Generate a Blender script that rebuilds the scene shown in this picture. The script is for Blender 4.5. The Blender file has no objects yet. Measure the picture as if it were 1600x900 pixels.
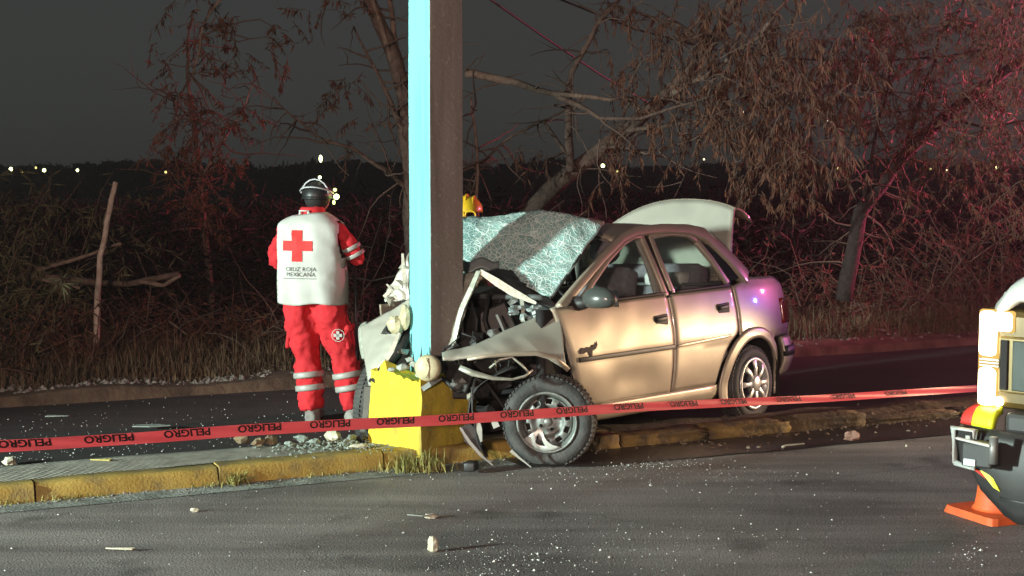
import bpy, bmesh, math, random
import numpy as np
from mathutils import Vector, Matrix, noise

rnd = random.Random(7)
nr = np.random.default_rng(11)
scene = bpy.context.scene
COL = scene.collection
R = math.radians

# ------------------------------------------------------------------ camera
CAM_H = 1.7
FPX = 2200.0
PITCH = math.atan((450 - 283) / FPX)
cam_d = bpy.data.cameras.new("camera")
cam_d.sensor_width = 36.0
cam_d.lens = FPX / 1600 * 36
cam_d.clip_start = 0.05
cam_d.clip_end = 3000
cam = bpy.data.objects.new("camera", cam_d)
cam.location = (0, 0, CAM_H)
cam.rotation_euler = (math.pi / 2 - PITCH, 0, 0)
COL.objects.link(cam)
scene.camera = cam

# ------------------------------------------------------------------ night sky
world = bpy.data.worlds.new("World")
scene.world = world
world.use_nodes = True
wn, wl = world.node_tree.nodes, world.node_tree.links
bg = wn["Background"]
tc = wn.new("ShaderNodeTexCoord")
sp = wn.new("ShaderNodeSeparateXYZ")
rp = wn.new("ShaderNodeValToRGB")
rp.color_ramp.elements[0].position = 0.0
rp.color_ramp.elements[0].color = (0.047, 0.050, 0.046, 1)
rp.color_ramp.elements[1].position = 0.35
rp.color_ramp.elements[1].color = (0.030, 0.034, 0.036, 1)
wl.new(tc.outputs["Generated"], sp.inputs[0])
wl.new(sp.outputs["Z"], rp.inputs[0])
wl.new(rp.outputs[0], bg.inputs["Color"])
bg.inputs["Strength"].default_value = 1.0

# ------------------------------------------------------------------ lamps of the emergency vehicles, and an added front fill
def spot(name, loc, aim, power, col, size=60, blend=0.5, rad=0.08):
    d = bpy.data.lights.new(name, "SPOT")
    d.energy = power; d.color = col; d.spot_size = R(size); d.spot_blend = blend
    d.shadow_soft_size = rad
    o = bpy.data.objects.new(name, d)
    o.location = loc
    o.rotation_euler = (Vector(aim) - Vector(loc)).to_track_quat("-Z", "Y").to_euler()
    COL.objects.link(o); return o
def point(name, loc, power, col, rad=0.1):
    d = bpy.data.lights.new(name, "POINT")
    d.energy = power; d.color = col; d.shadow_soft_size = rad
    o = bpy.data.objects.new(name, d); o.location = loc; COL.objects.link(o); return o

spot("scene_floodlight", (-13.6, 0.4, 2.9), (0.6, 8.1, 0.6), 22000, (0.80, 1.0, 0.90), 40, 0.75, 0.38)
spot("vehicle_headlight", (8.0, 11.6, 0.9), (0.75, 8.9, 0.02), 2300, (1.0, 0.73, 0.44), 20, 1.0, 0.12)
spot("red_beacon", (9.6, 16.2, 3.0), (3.0, 15.2, 3.0), 8500, (1.0, 0.17, 0.27), 60, 1.0, 0.15)
point("red_lamp", (9.6, 15.2, 2.6), 620, (1.0, 0.16, 0.36), 0.15)
spot("blue_beacon", (9.0, 13.2, 2.2), (2.1, 10.4, 0.75), 420, (0.08, 0.13, 1.0), 12, 1.0, 0.10)
point("front_fill", (-3.0, -9.0, 3.2), 6000, (1.0, 0.72, 0.60), 0.5)  # warm fill added behind the camera to lift the unlit sides

vs = scene.view_settings
vs.view_transform = "Standard"; vs.look = "None"; vs.exposure = 0.0; vs.gamma = 1.0
vs.use_curve_mapping = False
scene.render.engine = "CYCLES"
cy = scene.cycles
cy.use_denoising = True
cy.max_bounces = 6; cy.diffuse_bounces = 2; cy.glossy_bounces = 3
cy.transmission_bounces = 4; cy.transparent_max_bounces = 12
cy.sample_clamp_indirect = 4.0
cy.caustics_reflective = False; cy.caustics_refractive = False

# ------------------------------------------------------------------ helpers
CP, SPI = math.cos(PITCH), math.sin(PITCH)
def at(px, py, Y):
    """point at depth Y seen at photo pixel (px, py)"""
    a = (px - 800) / FPX; b = (450 - py) / FPX
    d = Vector((a, CP + b * SPI, -SPI + b * CP))
    return Vector((0, 0, CAM_H)) + d * (Y / d.y)
def gnd(px, py, z=0.0):
    a = (px - 800) / FPX; b = (450 - py) / FPX
    d = Vector((a, CP + b * SPI, -SPI + b * CP))
    return Vector((0, 0, CAM_H)) + d * ((z - CAM_H) / d.z)
RA = R(25)
RDX, RDY = math.cos(RA), math.sin(RA)
def rd(u, v, z=0.0):
    """road frame: u along the road, v across it"""
    return Vector((u * RDX - v * RDY, u * RDY + v * RDX, z))
def uv_of(p):
    return p[0] * RDX + p[1] * RDY, -p[0] * RDY + p[1] * RDX

def tag(o, label=None, cat=None, group=None, kind=None):
    if label: o["label"] = label
    if cat: o["category"] = cat
    if group: o["group"] = group
    if kind: o["kind"] = kind
    return o
def empty(name, loc=(0, 0, 0), rz=0.0):
    o = bpy.data.objects.new(name, None)
    o.location = loc; o.rotation_euler = (0, 0, rz); o.empty_display_size = 0.2
    COL.objects.link(o); return o

class MB:
    def __init__(s): s.v = []; s.f = []
    def add(s, vs_, fs):
        o = len(s.v); s.v.extend([tuple(v) for v in vs_])
        s.f.extend([tuple(i + o for i in f) for f in fs]); return s
    def box(s, c, size, rot=None, taper=1.0):
        x, y, z = (k / 2 for k in size)
        vs_ = [Vector((sx * x * (taper if sz > 0 else 1), sy * y * (taper if sz > 0 else 1), sz * z))
               for sz in (-1, 1) for sy in (-1, 1) for sx in (-1, 1)]
        if rot is not None: vs_ = [rot @ v for v in vs_]
        c = Vector(c)
        return s.add([v + c for v in vs_], [(0, 2, 3, 1), (4, 5, 7, 6), (0, 1, 5, 4), (2, 6, 7, 3), (0, 4, 6, 2), (1, 3, 7, 5)])
    def grid(s, fn, nu, nv, closeu=False, skip=None):
        mu = nu if closeu else nu + 1
        vs_ = [fn(i / nu, j / nv) for j in range(nv + 1) for i in range(mu)]
        fs = []
        for j in range(nv):
            for i in range(nu):
                if skip and skip(i, j): continue
                k = (i + 1) % mu
                fs.append((j * mu + i, j * mu + k, (j + 1) * mu + k, (j + 1) * mu + i))
        return s.add(vs_, fs)
    def tube(s, pts, rad, n=7, cap=True, flat=1.0):
        pts = [Vector(p) for p in pts]; m = len(pts)
        if not hasattr(rad, "__len__"): rad = [rad] * m
        ref = Vector((0.13, 0.21, 0.97))
        vs_ = []
        for i, p in enumerate(pts):
            t = (pts[min(i + 1, m - 1)] - pts[max(i - 1, 0)])
            if t.length < 1e-9: t = Vector((0, 0, 1))
            t.normalize()
            a = t.cross(ref)
            if a.length < 0.1: a = t.cross(Vector((1, 0, 0)))
            a.normalize(); b = t.cross(a)
            for k in range(n):
                q = 2 * math.pi * k / n
                vs_.append(p + a * (math.cos(q) * rad[i]) + b * (math.sin(q) * rad[i] * flat))
        fs = [(i * n + k, i * n + (k + 1) % n, (i + 1) * n + (k + 1) % n, (i + 1) * n + k) for i in range(m - 1) for k in range(n)]
        if cap: fs += [tuple(range(n - 1, -1, -1)), tuple((m - 1) * n + k for k in range(n))]
        return s.add(vs_, fs)
    def bar(s, pts, w, th, nrm):
        """rectangular section swept along pts; nrm = outward normal (vector or list)"""
        pts = [Vector(p) for p in pts]; m = len(pts); vs_ = []
        if not hasattr(w, "__len__"): w = [w] * m
        for i, p in enumerate(pts):
            t = (pts[min(i + 1, m - 1)] - pts[max(i - 1, 0)]).normalized()
            n_ = Vector(nrm[i] if isinstance(nrm, list) else nrm).normalized()
            a = t.cross(n_).normalized()
            n2 = a.cross(t)
            for sx, sy in ((-1, -1), (1, -1), (1, 1), (-1, 1)):
                vs_.append(p + a * (sx * w[i] / 2) + n2 * (sy * th / 2))
        fs = [(i * 4 + k, i * 4 + (k + 1) % 4, i * 4 + 4 + (k + 1) % 4, i * 4 + 4 + k) for i in range(m - 1) for k in range(4)]
        fs += [(3, 2, 1, 0), tuple((m - 1) * 4 + k for k in range(4))]
        return s.add(vs_, fs)
    def lathe(s, prof, n, fn, cap=False):
        """prof: list of (radius, axial); fn(radius, axial, angle) -> point"""
        m = len(prof)
        vs_ = [fn(r, a, 2 * math.pi * k / n) for r, a in prof for k in range(n)]
        fs = [(i * n + k, i * n + (k + 1) % n, (i + 1) * n + (k + 1) % n, (i + 1) * n + k) for i in range(m - 1) for k in range(n)]
        if cap: fs += [tuple(range(n - 1, -1, -1)), tuple((m - 1) * n + k for k in range(n))]
        return s.add(vs_, fs)
    def prism(s, pts, d):
        """polygon pts (3-D) extruded by vector d"""
        n = len(pts); d = Vector(d); pts = [Vector(p) for p in pts]
        fs = [tuple(range(n - 1, -1, -1)), tuple(range(n, 2 * n))] + [(i, (i + 1) % n, n + (i + 1) % n, n + i) for i in range(n)]
        return s.add(pts + [p + d for p in pts], fs)
    def ball(s, c, r, n=10, m=7, jit=0.0, seed=0):
        c = Vector(c); r = Vector(r if hasattr(r, "__len__") else (r, r, r))
        rr = random.Random(seed)
        vs_ = [c + Vector((0, 0, -r.z))]
        for j in range(1, m):
            ph = math.pi * j / m - math.pi / 2
            for i in range(n):
                th = 2 * math.pi * i / n; k = 1 + rr.uniform(-jit, jit)
                vs_.append(c + Vector((r.x * math.cos(ph) * math.cos(th) * k, r.y * math.cos(ph) * math.sin(th) * k, r.z * math.sin(ph) * k)))
        vs_.append(c + Vector((0, 0, r.z)))
        fs = [(0, 1 + (i + 1) % n, 1 + i) for i in range(n)]
        for j in range(m - 2):
            for i in range(n):
                a = 1 + j * n; fs.append((a + i, a + (i + 1) % n, a + n + (i + 1) % n, a + n + i))
        a = 1 + (m - 2) * n; t = len(vs_) - 1
        fs += [(a + i, a + (i + 1) % n, t) for i in range(n)]
        return s.add(vs_, fs)
    def build(s, name, mat, parent=None, smooth=True, solid=0.0, off=-1.0, bevel=0.0, sub=0):
        me = bpy.data.meshes.new(name)
        me.from_pydata(s.v, [], s.f)
        me.validate()
        if mat is not None: me.materials.append(mat)
        if smooth: me.polygons.foreach_set("use_smooth", [True] * len(me.polygons))
        me.update()
        o = bpy.data.objects.new(name, me)
        COL.objects.link(o)
        if parent is not None: o.parent = parent
        if sub:
            m = o.modifiers.new("sub", "SUBSURF"); m.levels = sub; m.render_levels = sub
        if solid:
            m = o.modifiers.new("solid", "SOLIDIFY"); m.thickness = solid; m.offset = off
        if bevel:
            m = o.modifiers.new("bevel", "BEVEL"); m.width = bevel; m.segments = 2; m.limit_method = "ANGLE"; m.angle_limit = R(35)
        return o

def raw(name, verts, faces, mat, parent=None, smooth=False):
    me = bpy.data.meshes.new(name)
    me.from_pydata(verts.tolist() if hasattr(verts, "tolist") else verts, [], faces.tolist() if hasattr(faces, "tolist") else faces)
    me.materials.append(mat)
    if smooth: me.polygons.foreach_set("use_smooth", [True] * len(me.polygons))
    me.update()
    o = bpy.data.objects.new(name, me); COL.objects.link(o)
    if parent is not None: o.parent = parent
    return o

def text_mesh(txt, size, bold=0.0):
    """2-D verts and faces of a word, centred"""
    cu = bpy.data.curves.new("tmp", "FONT"); cu.body = txt; cu.size = size
    cu.align_x = "CENTER"; cu.align_y = "CENTER"; cu.resolution_u = 3; cu.offset = bold
    o = bpy.data.objects.new("tmp", cu); COL.objects.link(o)
    bpy.context.view_layer.update()
    me = bpy.data.meshes.new_from_object(o)
    vv = [(v.co.x, v.co.y) for v in me.vertices]; ff = [tuple(p.vertices) for p in me.polygons]
    bpy.data.objects.remove(o); bpy.data.curves.remove(cu); bpy.data.meshes.remove(me)
    return vv, ff

# ------------------------------------------------------------------ materials
MATS = {}
def mat(name, col, rough=0.7, metal=0.0, col2=None, nscale=8.0, lo=0.35, hi=0.65, bump=0.0, bscale=40.0, coat=0.0, spec=None, detail=6.0, emit=None, es=0.0):
    if name in MATS: return MATS[name]
    m = bpy.data.materials.new(name); m.use_nodes = True
    nt = m.node_tree; b = nt.nodes["Principled BSDF"]
    b.inputs["Base Color"].default_value = (*col, 1)
    b.inputs["Roughness"].default_value = rough
    b.inputs["Metallic"].default_value = metal
    if coat:
        b.inputs["Coat Weight"].default_value = coat; b.inputs["Coat Roughness"].default_value = 0.08
    if spec is not None: b.inputs["Specular IOR Level"].default_value = spec
    if emit:
        b.inputs["Emission Color"].default_value = (*emit, 1); b.inputs["Emission Strength"].default_value = es
    t = None
    if col2 or bump:
        t = nt.nodes.new("ShaderNodeTexCoord")
    if col2:
        n = nt.nodes.new("ShaderNodeTexNoise"); n.inputs["Scale"].default_value = nscale; n.inputs["Detail"].default_value = detail
        r = nt.nodes.new("ShaderNodeValToRGB")
        r.color_ramp.elements[0].position = lo; r.color_ramp.elements[0].color = (*col, 1)
        r.color_ramp.elements[1].position = hi; r.color_ramp.elements[1].color = (*col2, 1)
        nt.links.new(t.outputs["Object"], n.inputs["Vector"]); nt.links.new(n.outputs["Fac"], r.inputs[0])
        nt.links.new(r.outputs[0], b.inputs["Base Color"])
    if bump:
        n = nt.nodes.new("ShaderNodeTexNoise"); n.inputs["Scale"].default_value = bscale; n.inputs["Detail"].default_value = 5
        k = nt.nodes.new("ShaderNodeBump"); k.inputs["Strength"].default_value = bump; k.inputs["Distance"].default_value = 0.02
        nt.links.new(t.outputs["Object"], n.inputs["Vector"]); nt.links.new(n.outputs["Fac"], k.inputs["Height"])
        nt.links.new(k.outputs[0], b.inputs["Normal"])
    MATS[name] = m; return m

def emis(name, col, s):
    m = bpy.data.materials.new(name); m.use_nodes = True
    nt = m.node_tree; nt.nodes.remove(nt.nodes["Principled BSDF"])
    e = nt.nodes.new("ShaderNodeEmission"); e.inputs[0].default_value = (*col, 1); e.inputs[1].default_value = s
    nt.links.new(e.outputs[0], nt.nodes["Material Output"].inputs[0]); return m

def glass_mat(name, tint, refl=0.06, dirt=0.0):
    m = bpy.data.materials.new(name); m.use_nodes = True
    nt = m.node_tree; nt.nodes.remove(nt.nodes["Principled BSDF"])
    tr = nt.nodes.new("ShaderNodeBsdfTransparent"); tr.inputs[0].default_value = (*tint, 1)
    gl = nt.nodes.new("ShaderNodeBsdfGlossy"); gl.inputs["Roughness"].default_value = 0.04
    lw = nt.nodes.new("ShaderNodeLayerWeight"); lw.inputs[0].default_value = 0.25
    ad = nt.nodes.new("ShaderNodeMath"); ad.operation = "ADD"; ad.inputs[1].default_value = refl; ad.use_clamp = True
    mx = nt.nodes.new("ShaderNodeMixShader")
    pw = nt.nodes.new("ShaderNodeMath"); pw.operation = "POWER"; pw.inputs[1].default_value = 4.0
    lw.inputs[0].default_value = 0.5; sc_ = nt.nodes.new("ShaderNodeMath"); sc_.operation = "MULTIPLY"; sc_.inputs[1].default_value = 0.6
    nt.links.new(lw.outputs["Facing"], pw.inputs[0]); nt.links.new(pw.outputs[0], sc_.inputs[0]); nt.links.new(sc_.outputs[0], ad.inputs[0]); nt.links.new(ad.outputs[0], mx.inputs[0])
    nt.links.new(tr.outputs[0], mx.inputs[1]); nt.links.new(gl.outputs[0], mx.inputs[2])
    df = nt.nodes.new("ShaderNodeBsdfDiffuse"); df.inputs[0].default_value = (0.5, 0.48, 0.46, 1)
    m2 = nt.nodes.new("ShaderNodeMixShader"); m2.inputs[0].default_value = dirt
    nt.links.new(mx.outputs[0], m2.inputs[1]); nt.links.new(df.outputs[0], m2.inputs[2])
    nt.links.new(m2.outputs[0], nt.nodes["Material Output"].inputs[0]); return m

def weathered(name, c, c_dark, chip, rough, streak=(9, 9, 0.5), chip_at=0.70, chip_scale=14.0, dark_lo=0.42, dark_hi=0.68, bump=0.3, shade_side=None):
    """paint with run-down streaks, grime and chips through to the ground below"""
    m = bpy.data.materials.new(name); m.use_nodes = True
    nt = m.node_tree; L = nt.links; b = nt.nodes["Principled BSDF"]; b.inputs["Roughness"].default_value = rough
    t = nt.nodes.new("ShaderNodeTexCoord"); mp = nt.nodes.new("ShaderNodeMapping"); mp.inputs["Scale"].default_value = streak
    n1 = nt.nodes.new("ShaderNodeTexNoise"); n1.inputs["Scale"].default_value = 1.6; n1.inputs["Detail"].default_value = 9
    n2 = nt.nodes.new("ShaderNodeTexNoise"); n2.inputs["Scale"].default_value = chip_scale; n2.inputs["Detail"].default_value = 8
    n3 = nt.nodes.new("ShaderNodeTexNoise"); n3.inputs["Scale"].default_value = 1.1; n3.inputs["Detail"].default_value = 3
    L.new(t.outputs["Object"], mp.inputs[0]); L.new(mp.outputs[0], n1.inputs["Vector"])
    for n in (n2, n3): L.new(t.outputs["Object"], n.inputs["Vector"])
    def rng_(sock, a, c_, lo, hi):
        r = nt.nodes.new("ShaderNodeMapRange"); r.inputs[1].default_value = a; r.inputs[2].default_value = c_; r.inputs[3].default_value = lo; r.inputs[4].default_value = hi
        L.new(sock, r.inputs[0]); return r.outputs[0]
    x1 = nt.nodes.new("ShaderNodeMixRGB"); x1.inputs[1].default_value = (*c, 1); x1.inputs[2].default_value = (*c_dark, 1)
    mu = nt.nodes.new("ShaderNodeMath"); mu.operation = "MULTIPLY"
    L.new(rng_(n1.outputs["Fac"], dark_lo, dark_hi, 0, 1), mu.inputs[0]); L.new(rng_(n3.outputs["Fac"], 0.3, 0.65, 0.25, 1), mu.inputs[1])
    fac = mu.outputs[0]
    if shade_side:      # smears plus painted shade on the face turned from the floodlight
        dt = nt.nodes.new("ShaderNodeVectorMath"); dt.operation = "DOT_PRODUCT"; dt.inputs[1].default_value = shade_side
        L.new(t.outputs["Object"], dt.inputs[0])
        nb = nt.nodes.new("ShaderNodeMath"); nb.operation = "MULTIPLY_ADD"; nb.inputs[1].default_value = 0.16; L.new(n1.outputs["Fac"], nb.inputs[0]); L.new(dt.outputs["Value"], nb.inputs[2])
        mb = nt.nodes.new("ShaderNodeMath"); mb.operation = "MAXIMUM"; L.new(rng_(nb.outputs[0], 0.25, 0.36, 0, 0.85), mb.inputs[0]); L.new(fac, mb.inputs[1]); fac = mb.outputs[0]
    L.new(fac, x1.inputs[0])
    x2 = nt.nodes.new("ShaderNodeMixRGB"); x2.inputs[2].default_value = (*chip, 1)
    L.new(rng_(n2.outputs["Fac"], chip_at, chip_at + 0.03, 0, 1), x2.inputs[0]); L.new(x1.outputs[0], x2.inputs[1]); L.new(x2.outputs[0], b.inputs["Base Color"])
    k = nt.nodes.new("ShaderNodeBump"); k.inputs["Strength"].default_value = bump; k.inputs["Distance"].default_value = 0.015
    L.new(n2.outputs["Fac"], k.inputs["Height"]); L.new(k.outputs[0], b.inputs["Normal"])
    return m

def cracked_glass():
    """laminated windscreen, crazed into a white web of cracks"""
    m = bpy.data.materials.new("cracked_glass"); m.use_nodes = True
    nt = m.node_tree; L = nt.links; b = nt.nodes["Principled BSDF"]
    b.inputs["Base Color"].default_value = (0.74, 0.95, 0.90, 1); b.inputs["Roughness"].default_value = 0.35
    tcn = nt.nodes.new("ShaderNodeTexCoord")
    nz = nt.nodes.new("ShaderNodeTexNoise"); nz.inputs["Scale"].default_value = 3.0; nz.inputs["Detail"].default_value = 3
    mxv = nt.nodes.new("ShaderNodeMixRGB"); mxv.blend_type = "ADD"; mxv.inputs[0].default_value = 0.06
    L.new(tcn.outputs["Object"], nz.inputs["Vector"]); L.new(tcn.outputs["Object"], mxv.inputs[1]); L.new(nz.outputs["Color"], mxv.inputs[2])
    prev = None
    for sc, wd, amt in ((7, 0.020, 1.0), (15, 0.046, 1.0), (33, 0.085, 1.0)):
        vo = nt.nodes.new("ShaderNodeTexVoronoi"); vo.feature = "DISTANCE_TO_EDGE"; vo.inputs["Scale"].default_value = sc
        L.new(mxv.outputs[0], vo.inputs["Vector"])
        mr = nt.nodes.new("ShaderNodeMapRange"); mr.inputs[1].default_value = 0.0; mr.inputs[2].default_value = wd
        mr.inputs[3].default_value = amt; mr.inputs[4].default_value = 0.0
        L.new(vo.outputs["Distance"], mr.inputs[0])
        if prev is None: prev = mr.outputs[0]
        else:
            mm = nt.nodes.new("ShaderNodeMath"); mm.operation = "MAXIMUM"
            L.new(prev, mm.inputs[0]); L.new(mr.outputs[0], mm.inputs[1]); prev = mm.outputs[0]
    n2 = nt.nodes.new("ShaderNodeTexNoise"); n2.inputs["Scale"].default_value = 5.0; n2.inputs["Detail"].default_value = 4
    L.new(tcn.outputs["Object"], n2.inputs["Vector"])
    r2 = nt.nodes.new("ShaderNodeMapRange"); r2.inputs[1].default_value = 0.35; r2.inputs[2].default_value = 0.7
    r2.inputs[3].default_value = 0.55; r2.inputs[4].default_value = 0.95
    L.new(n2.outputs["Fac"], r2.inputs[0])
    am = nt.nodes.new("ShaderNodeMath"); am.operation = "ADD"; am.use_clamp = True
    L.new(prev, am.inputs[0]); L.new(r2.outputs[0], am.inputs[1])
    tr = nt.nodes.new("ShaderNodeBsdfTransparent"); tr.inputs[0].default_value = (0.62, 0.72, 0.68, 1)
    gl = nt.nodes.new("ShaderNodeBsdfGlossy"); gl.inputs["Roughness"].default_value = 0.12; gl.inputs[0].default_value = (0.8, 0.9, 0.9, 1)
    m1 = nt.nodes.new("ShaderNodeMixShader"); m1.inputs[0].default_value = 0.12
    L.new(tr.outputs[0], m1.inputs[1]); L.new(gl.outputs[0], m1.inputs[2])
    mx = nt.nodes.new("ShaderNodeMixShader")
    L.new(am.outputs[0], mx.inputs[0]); L.new(m1.outputs[0], mx.inputs[1]); L.new(b.outputs[0], mx.inputs[2])
    bp = nt.nodes.new("ShaderNodeBump"); bp.inputs["Strength"].default_value = 0.6; bp.inputs["Distance"].default_value = 0.01
    L.new(prev, bp.inputs["Height"]); L.new(bp.outputs[0], b.inputs["Normal"]); L.new(bp.outputs[0], gl.inputs["Normal"])
    cm = nt.nodes.new("ShaderNodeMixRGB"); cm.inputs[1].default_value = (0.36, 0.60, 0.57, 1); cm.inputs[2].default_value = (0.92, 1.0, 0.97, 1)
    L.new(prev, cm.inputs[0]); L.new(cm.outputs[0], b.inputs["Base Color"])
    L.new(mx.outputs[0], nt.nodes["Material Output"].inputs[0]); return m

def asphalt(name, c1, c2, rough):
    m = bpy.data.materials.new(name); m.use_nodes = True
    nt = m.node_tree; L = nt.links; b = nt.nodes["Principled BSDF"]
    t = nt.nodes.new("ShaderNodeTexCoord")
    a = nt.nodes.new("ShaderNodeTexNoise"); a.inputs["Scale"].default_value = 0.9; a.inputs["Detail"].default_value = 7; a.inputs["Distortion"].default_value = 0.6
    g = nt.nodes.new("ShaderNodeTexNoise"); g.inputs["Scale"].default_value = 95; g.inputs["Detail"].default_value = 3
    mp = nt.nodes.new("ShaderNodeMapping"); mp.inputs["Rotation"].default_value = (0, 0, -RA); mp.inputs["Scale"].default_value = (0.35, 3.0, 1)
    st = nt.nodes.new("ShaderNodeTexNoise"); st.inputs["Scale"].default_value = 1.6; st.inputs["Detail"].default_value = 5
    for n in (a, g): L.new(t.outputs["Object"], n.inputs["Vector"])
    L.new(t.outputs["Object"], mp.inputs["Vector"]); L.new(mp.outputs[0], st.inputs["Vector"])
    s1 = nt.nodes.new("ShaderNodeMath"); s1.operation = "MULTIPLY_ADD"; s1.inputs[1].default_value = 0.55
    L.new(st.outputs["Fac"], s1.inputs[0]); 
    s2 = nt.nodes.new("ShaderNodeMath"); s2.operation = "MULTIPLY"; s2.inputs[1].default_value = 0.45; L.new(a.outputs["Fac"], s2.inputs[0])
    L.new(s2.outputs[0], s1.inputs[2])
    r = nt.nodes.new("ShaderNodeValToRGB")
    r.color_ramp.elements[0].position = 0.38; r.color_ramp.elements[0].color = (*c1, 1)
    r.color_ramp.elements[1].position = 0.64; r.color_ramp.elements[1].color = (*c2, 1)
    L.new(s1.outputs[0], r.inputs[0])
    gr = nt.nodes.new("ShaderNodeMapRange"); gr.inputs[1].default_value = 0.3; gr.inputs[2].default_value = 0.72; gr.inputs[3].default_value = 0.55; gr.inputs[4].default_value = 1.5
    L.new(g.outputs["Fac"], gr.inputs[0])
    mu = nt.nodes.new("ShaderNodeVectorMath"); mu.operation = "SCALE"
    vc = nt.nodes.new("ShaderNodeTexVoronoi"); vc.feature = "DISTANCE_TO_EDGE"; vc.inputs["Scale"].default_value = 0.55
    dv = nt.nodes.new("ShaderNodeMixRGB"); dv.blend_type = "ADD"; dv.inputs[0].default_value = 0.35
    L.new(t.outputs["Object"], dv.inputs[1]); L.new(a.outputs["Color"], dv.inputs[2]); L.new(dv.outputs[0], vc.inputs["Vector"])
    cr = nt.nodes.new("ShaderNodeMapRange"); cr.inputs[1].default_value = 0.0; cr.inputs[2].default_value = 0.005; cr.inputs[3].default_value = 0.78; cr.inputs[4].default_value = 1.0
    L.new(vc.outputs["Distance"], cr.inputs[0])
    ob = nt.nodes.new("ShaderNodeTexNoise"); ob.inputs["Scale"].default_value = 2.2; ob.inputs["Detail"].default_value = 4; L.new(t.outputs["Object"], ob.inputs["Vector"])
    os_ = nt.nodes.new("ShaderNodeMapRange"); os_.inputs[1].default_value = 0.60; os_.inputs[2].default_value = 0.72; os_.inputs[3].default_value = 1.0; os_.inputs[4].default_value = 0.55
    L.new(ob.outputs["Fac"], os_.inputs[0])
    k1 = nt.nodes.new("ShaderNodeMath"); k1.operation = "MULTIPLY"; L.new(cr.outputs[0], k1.inputs[0]); L.new(os_.outputs[0], k1.inputs[1])
    k2 = nt.nodes.new("ShaderNodeMath"); k2.operation = "MULTIPLY"; L.new(k1.outputs[0], k2.inputs[0]); L.new(gr.outputs[0], k2.inputs[1])
    L.new(r.outputs[0], mu.inputs[0]); L.new(k2.outputs[0], mu.inputs["Scale"]); L.new(mu.outputs[0], b.inputs["Base Color"])
    b.inputs["Roughness"].default_value = rough
    k = nt.nodes.new("ShaderNodeBump"); k.inputs["Strength"].default_value = 0.55; k.inputs["Distance"].default_value = 0.008
    L.new(g.outputs["Fac"], k.inputs["Height"]); L.new(k.outputs[0], b.inputs["Normal"])
    return m

def broomed(name):
    m = mat(name, (0.20, 0.19, 0.16), 0.9, col2=(0.34, 0.32, 0.27), nscale=9)
    nt = m.node_tree; L = nt.links; b = nt.nodes["Principled BSDF"]
    t = nt.nodes.new("ShaderNodeTexCoord"); mp = nt.nodes.new("ShaderNodeMapping"); mp.inputs["Rotation"].default_value = (0, 0, R(-58))
    w = nt.nodes.new("ShaderNodeTexWave"); w.inputs["Scale"].default_value = 13; w.inputs["Distortion"].default_value = 2.5; w.inputs["Detail"].default_value = 3
    L.new(t.outputs["Object"], mp.inputs[0]); L.new(mp.outputs[0], w.inputs[0])
    k = nt.nodes.new("ShaderNodeBump"); k.inputs["Strength"].default_value = 0.7; k.inputs["Distance"].default_value = 0.01
    L.new(w.outputs["Fac"], k.inputs["Height"]); L.new(k.outputs[0], b.inputs["Normal"]); return m

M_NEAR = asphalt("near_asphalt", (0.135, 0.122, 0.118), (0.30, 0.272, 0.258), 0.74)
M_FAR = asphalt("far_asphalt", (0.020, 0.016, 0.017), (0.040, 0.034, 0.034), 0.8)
M_CONC = broomed("broomed_concrete")
M_GUT = mat("gutter_concrete", (0.17, 0.18, 0.17), 0.85, col2=(0.34, 0.35, 0.33), nscale=7, bump=0.4, bscale=60)
M_KERBY = mat("kerb_yellow", (0.42, 0.285, 0.065), 0.85, col2=(0.19, 0.145, 0.07), nscale=9, lo=0.46, hi=0.74, bump=0.25, bscale=70, detail=10)
M_KERBW = mat("kerb_worn_shaded", (0.13, 0.085, 0.04), 0.9, col2=(0.08, 0.06, 0.045), nscale=6, bump=0.9, bscale=22)  # worn, and darkened further for the car's shadow
M_KERBM = mat("kerb_half_worn", (0.24, 0.155, 0.05), 0.9, col2=(0.10, 0.072, 0.045), nscale=8, lo=0.4, hi=0.62, bump=0.8, bscale=24, detail=9)
M_YEL = weathered("base_yellow", (0.80, 0.60, 0.035), (0.19, 0.145, 0.05), (0.22, 0.19, 0.12), 0.85, (6, 6, 2.5), 0.67, 16.0, 0.46, 0.76, 0.8, shade_side=(0.73, -0.68, 0))
M_TURQ = weathered("turquoise_face", (0.20, 0.58, 0.60), (0.11, 0.33, 0.35), (0.30, 0.30, 0.27), 0.6, (14, 14, 0.6), 0.71, 12.0, 0.45, 0.75, 0.25)
M_POLEC = weathered("pole_brown", (0.25, 0.215, 0.19), (0.14, 0.118, 0.104), (0.33, 0.29, 0.26), 0.92, (10, 10, 0.8), 0.64, 40.0, 0.35, 0.7, 0.5)
M_SOIL = mat("verge_soil", (0.07, 0.045, 0.03), 0.95, col2=(0.15, 0.10, 0.065), nscale=5, bump=0.8, bscale=18)
M_FIELD = mat("field_soil", (0.03, 0.02, 0.015), 1.0, col2=(0.05, 0.035, 0.025), nscale=0.8)
M_STONE = mat("verge_stone", (0.20, 0.18, 0.16), 0.9, col2=(0.36, 0.33, 0.30), nscale=14)

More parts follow.
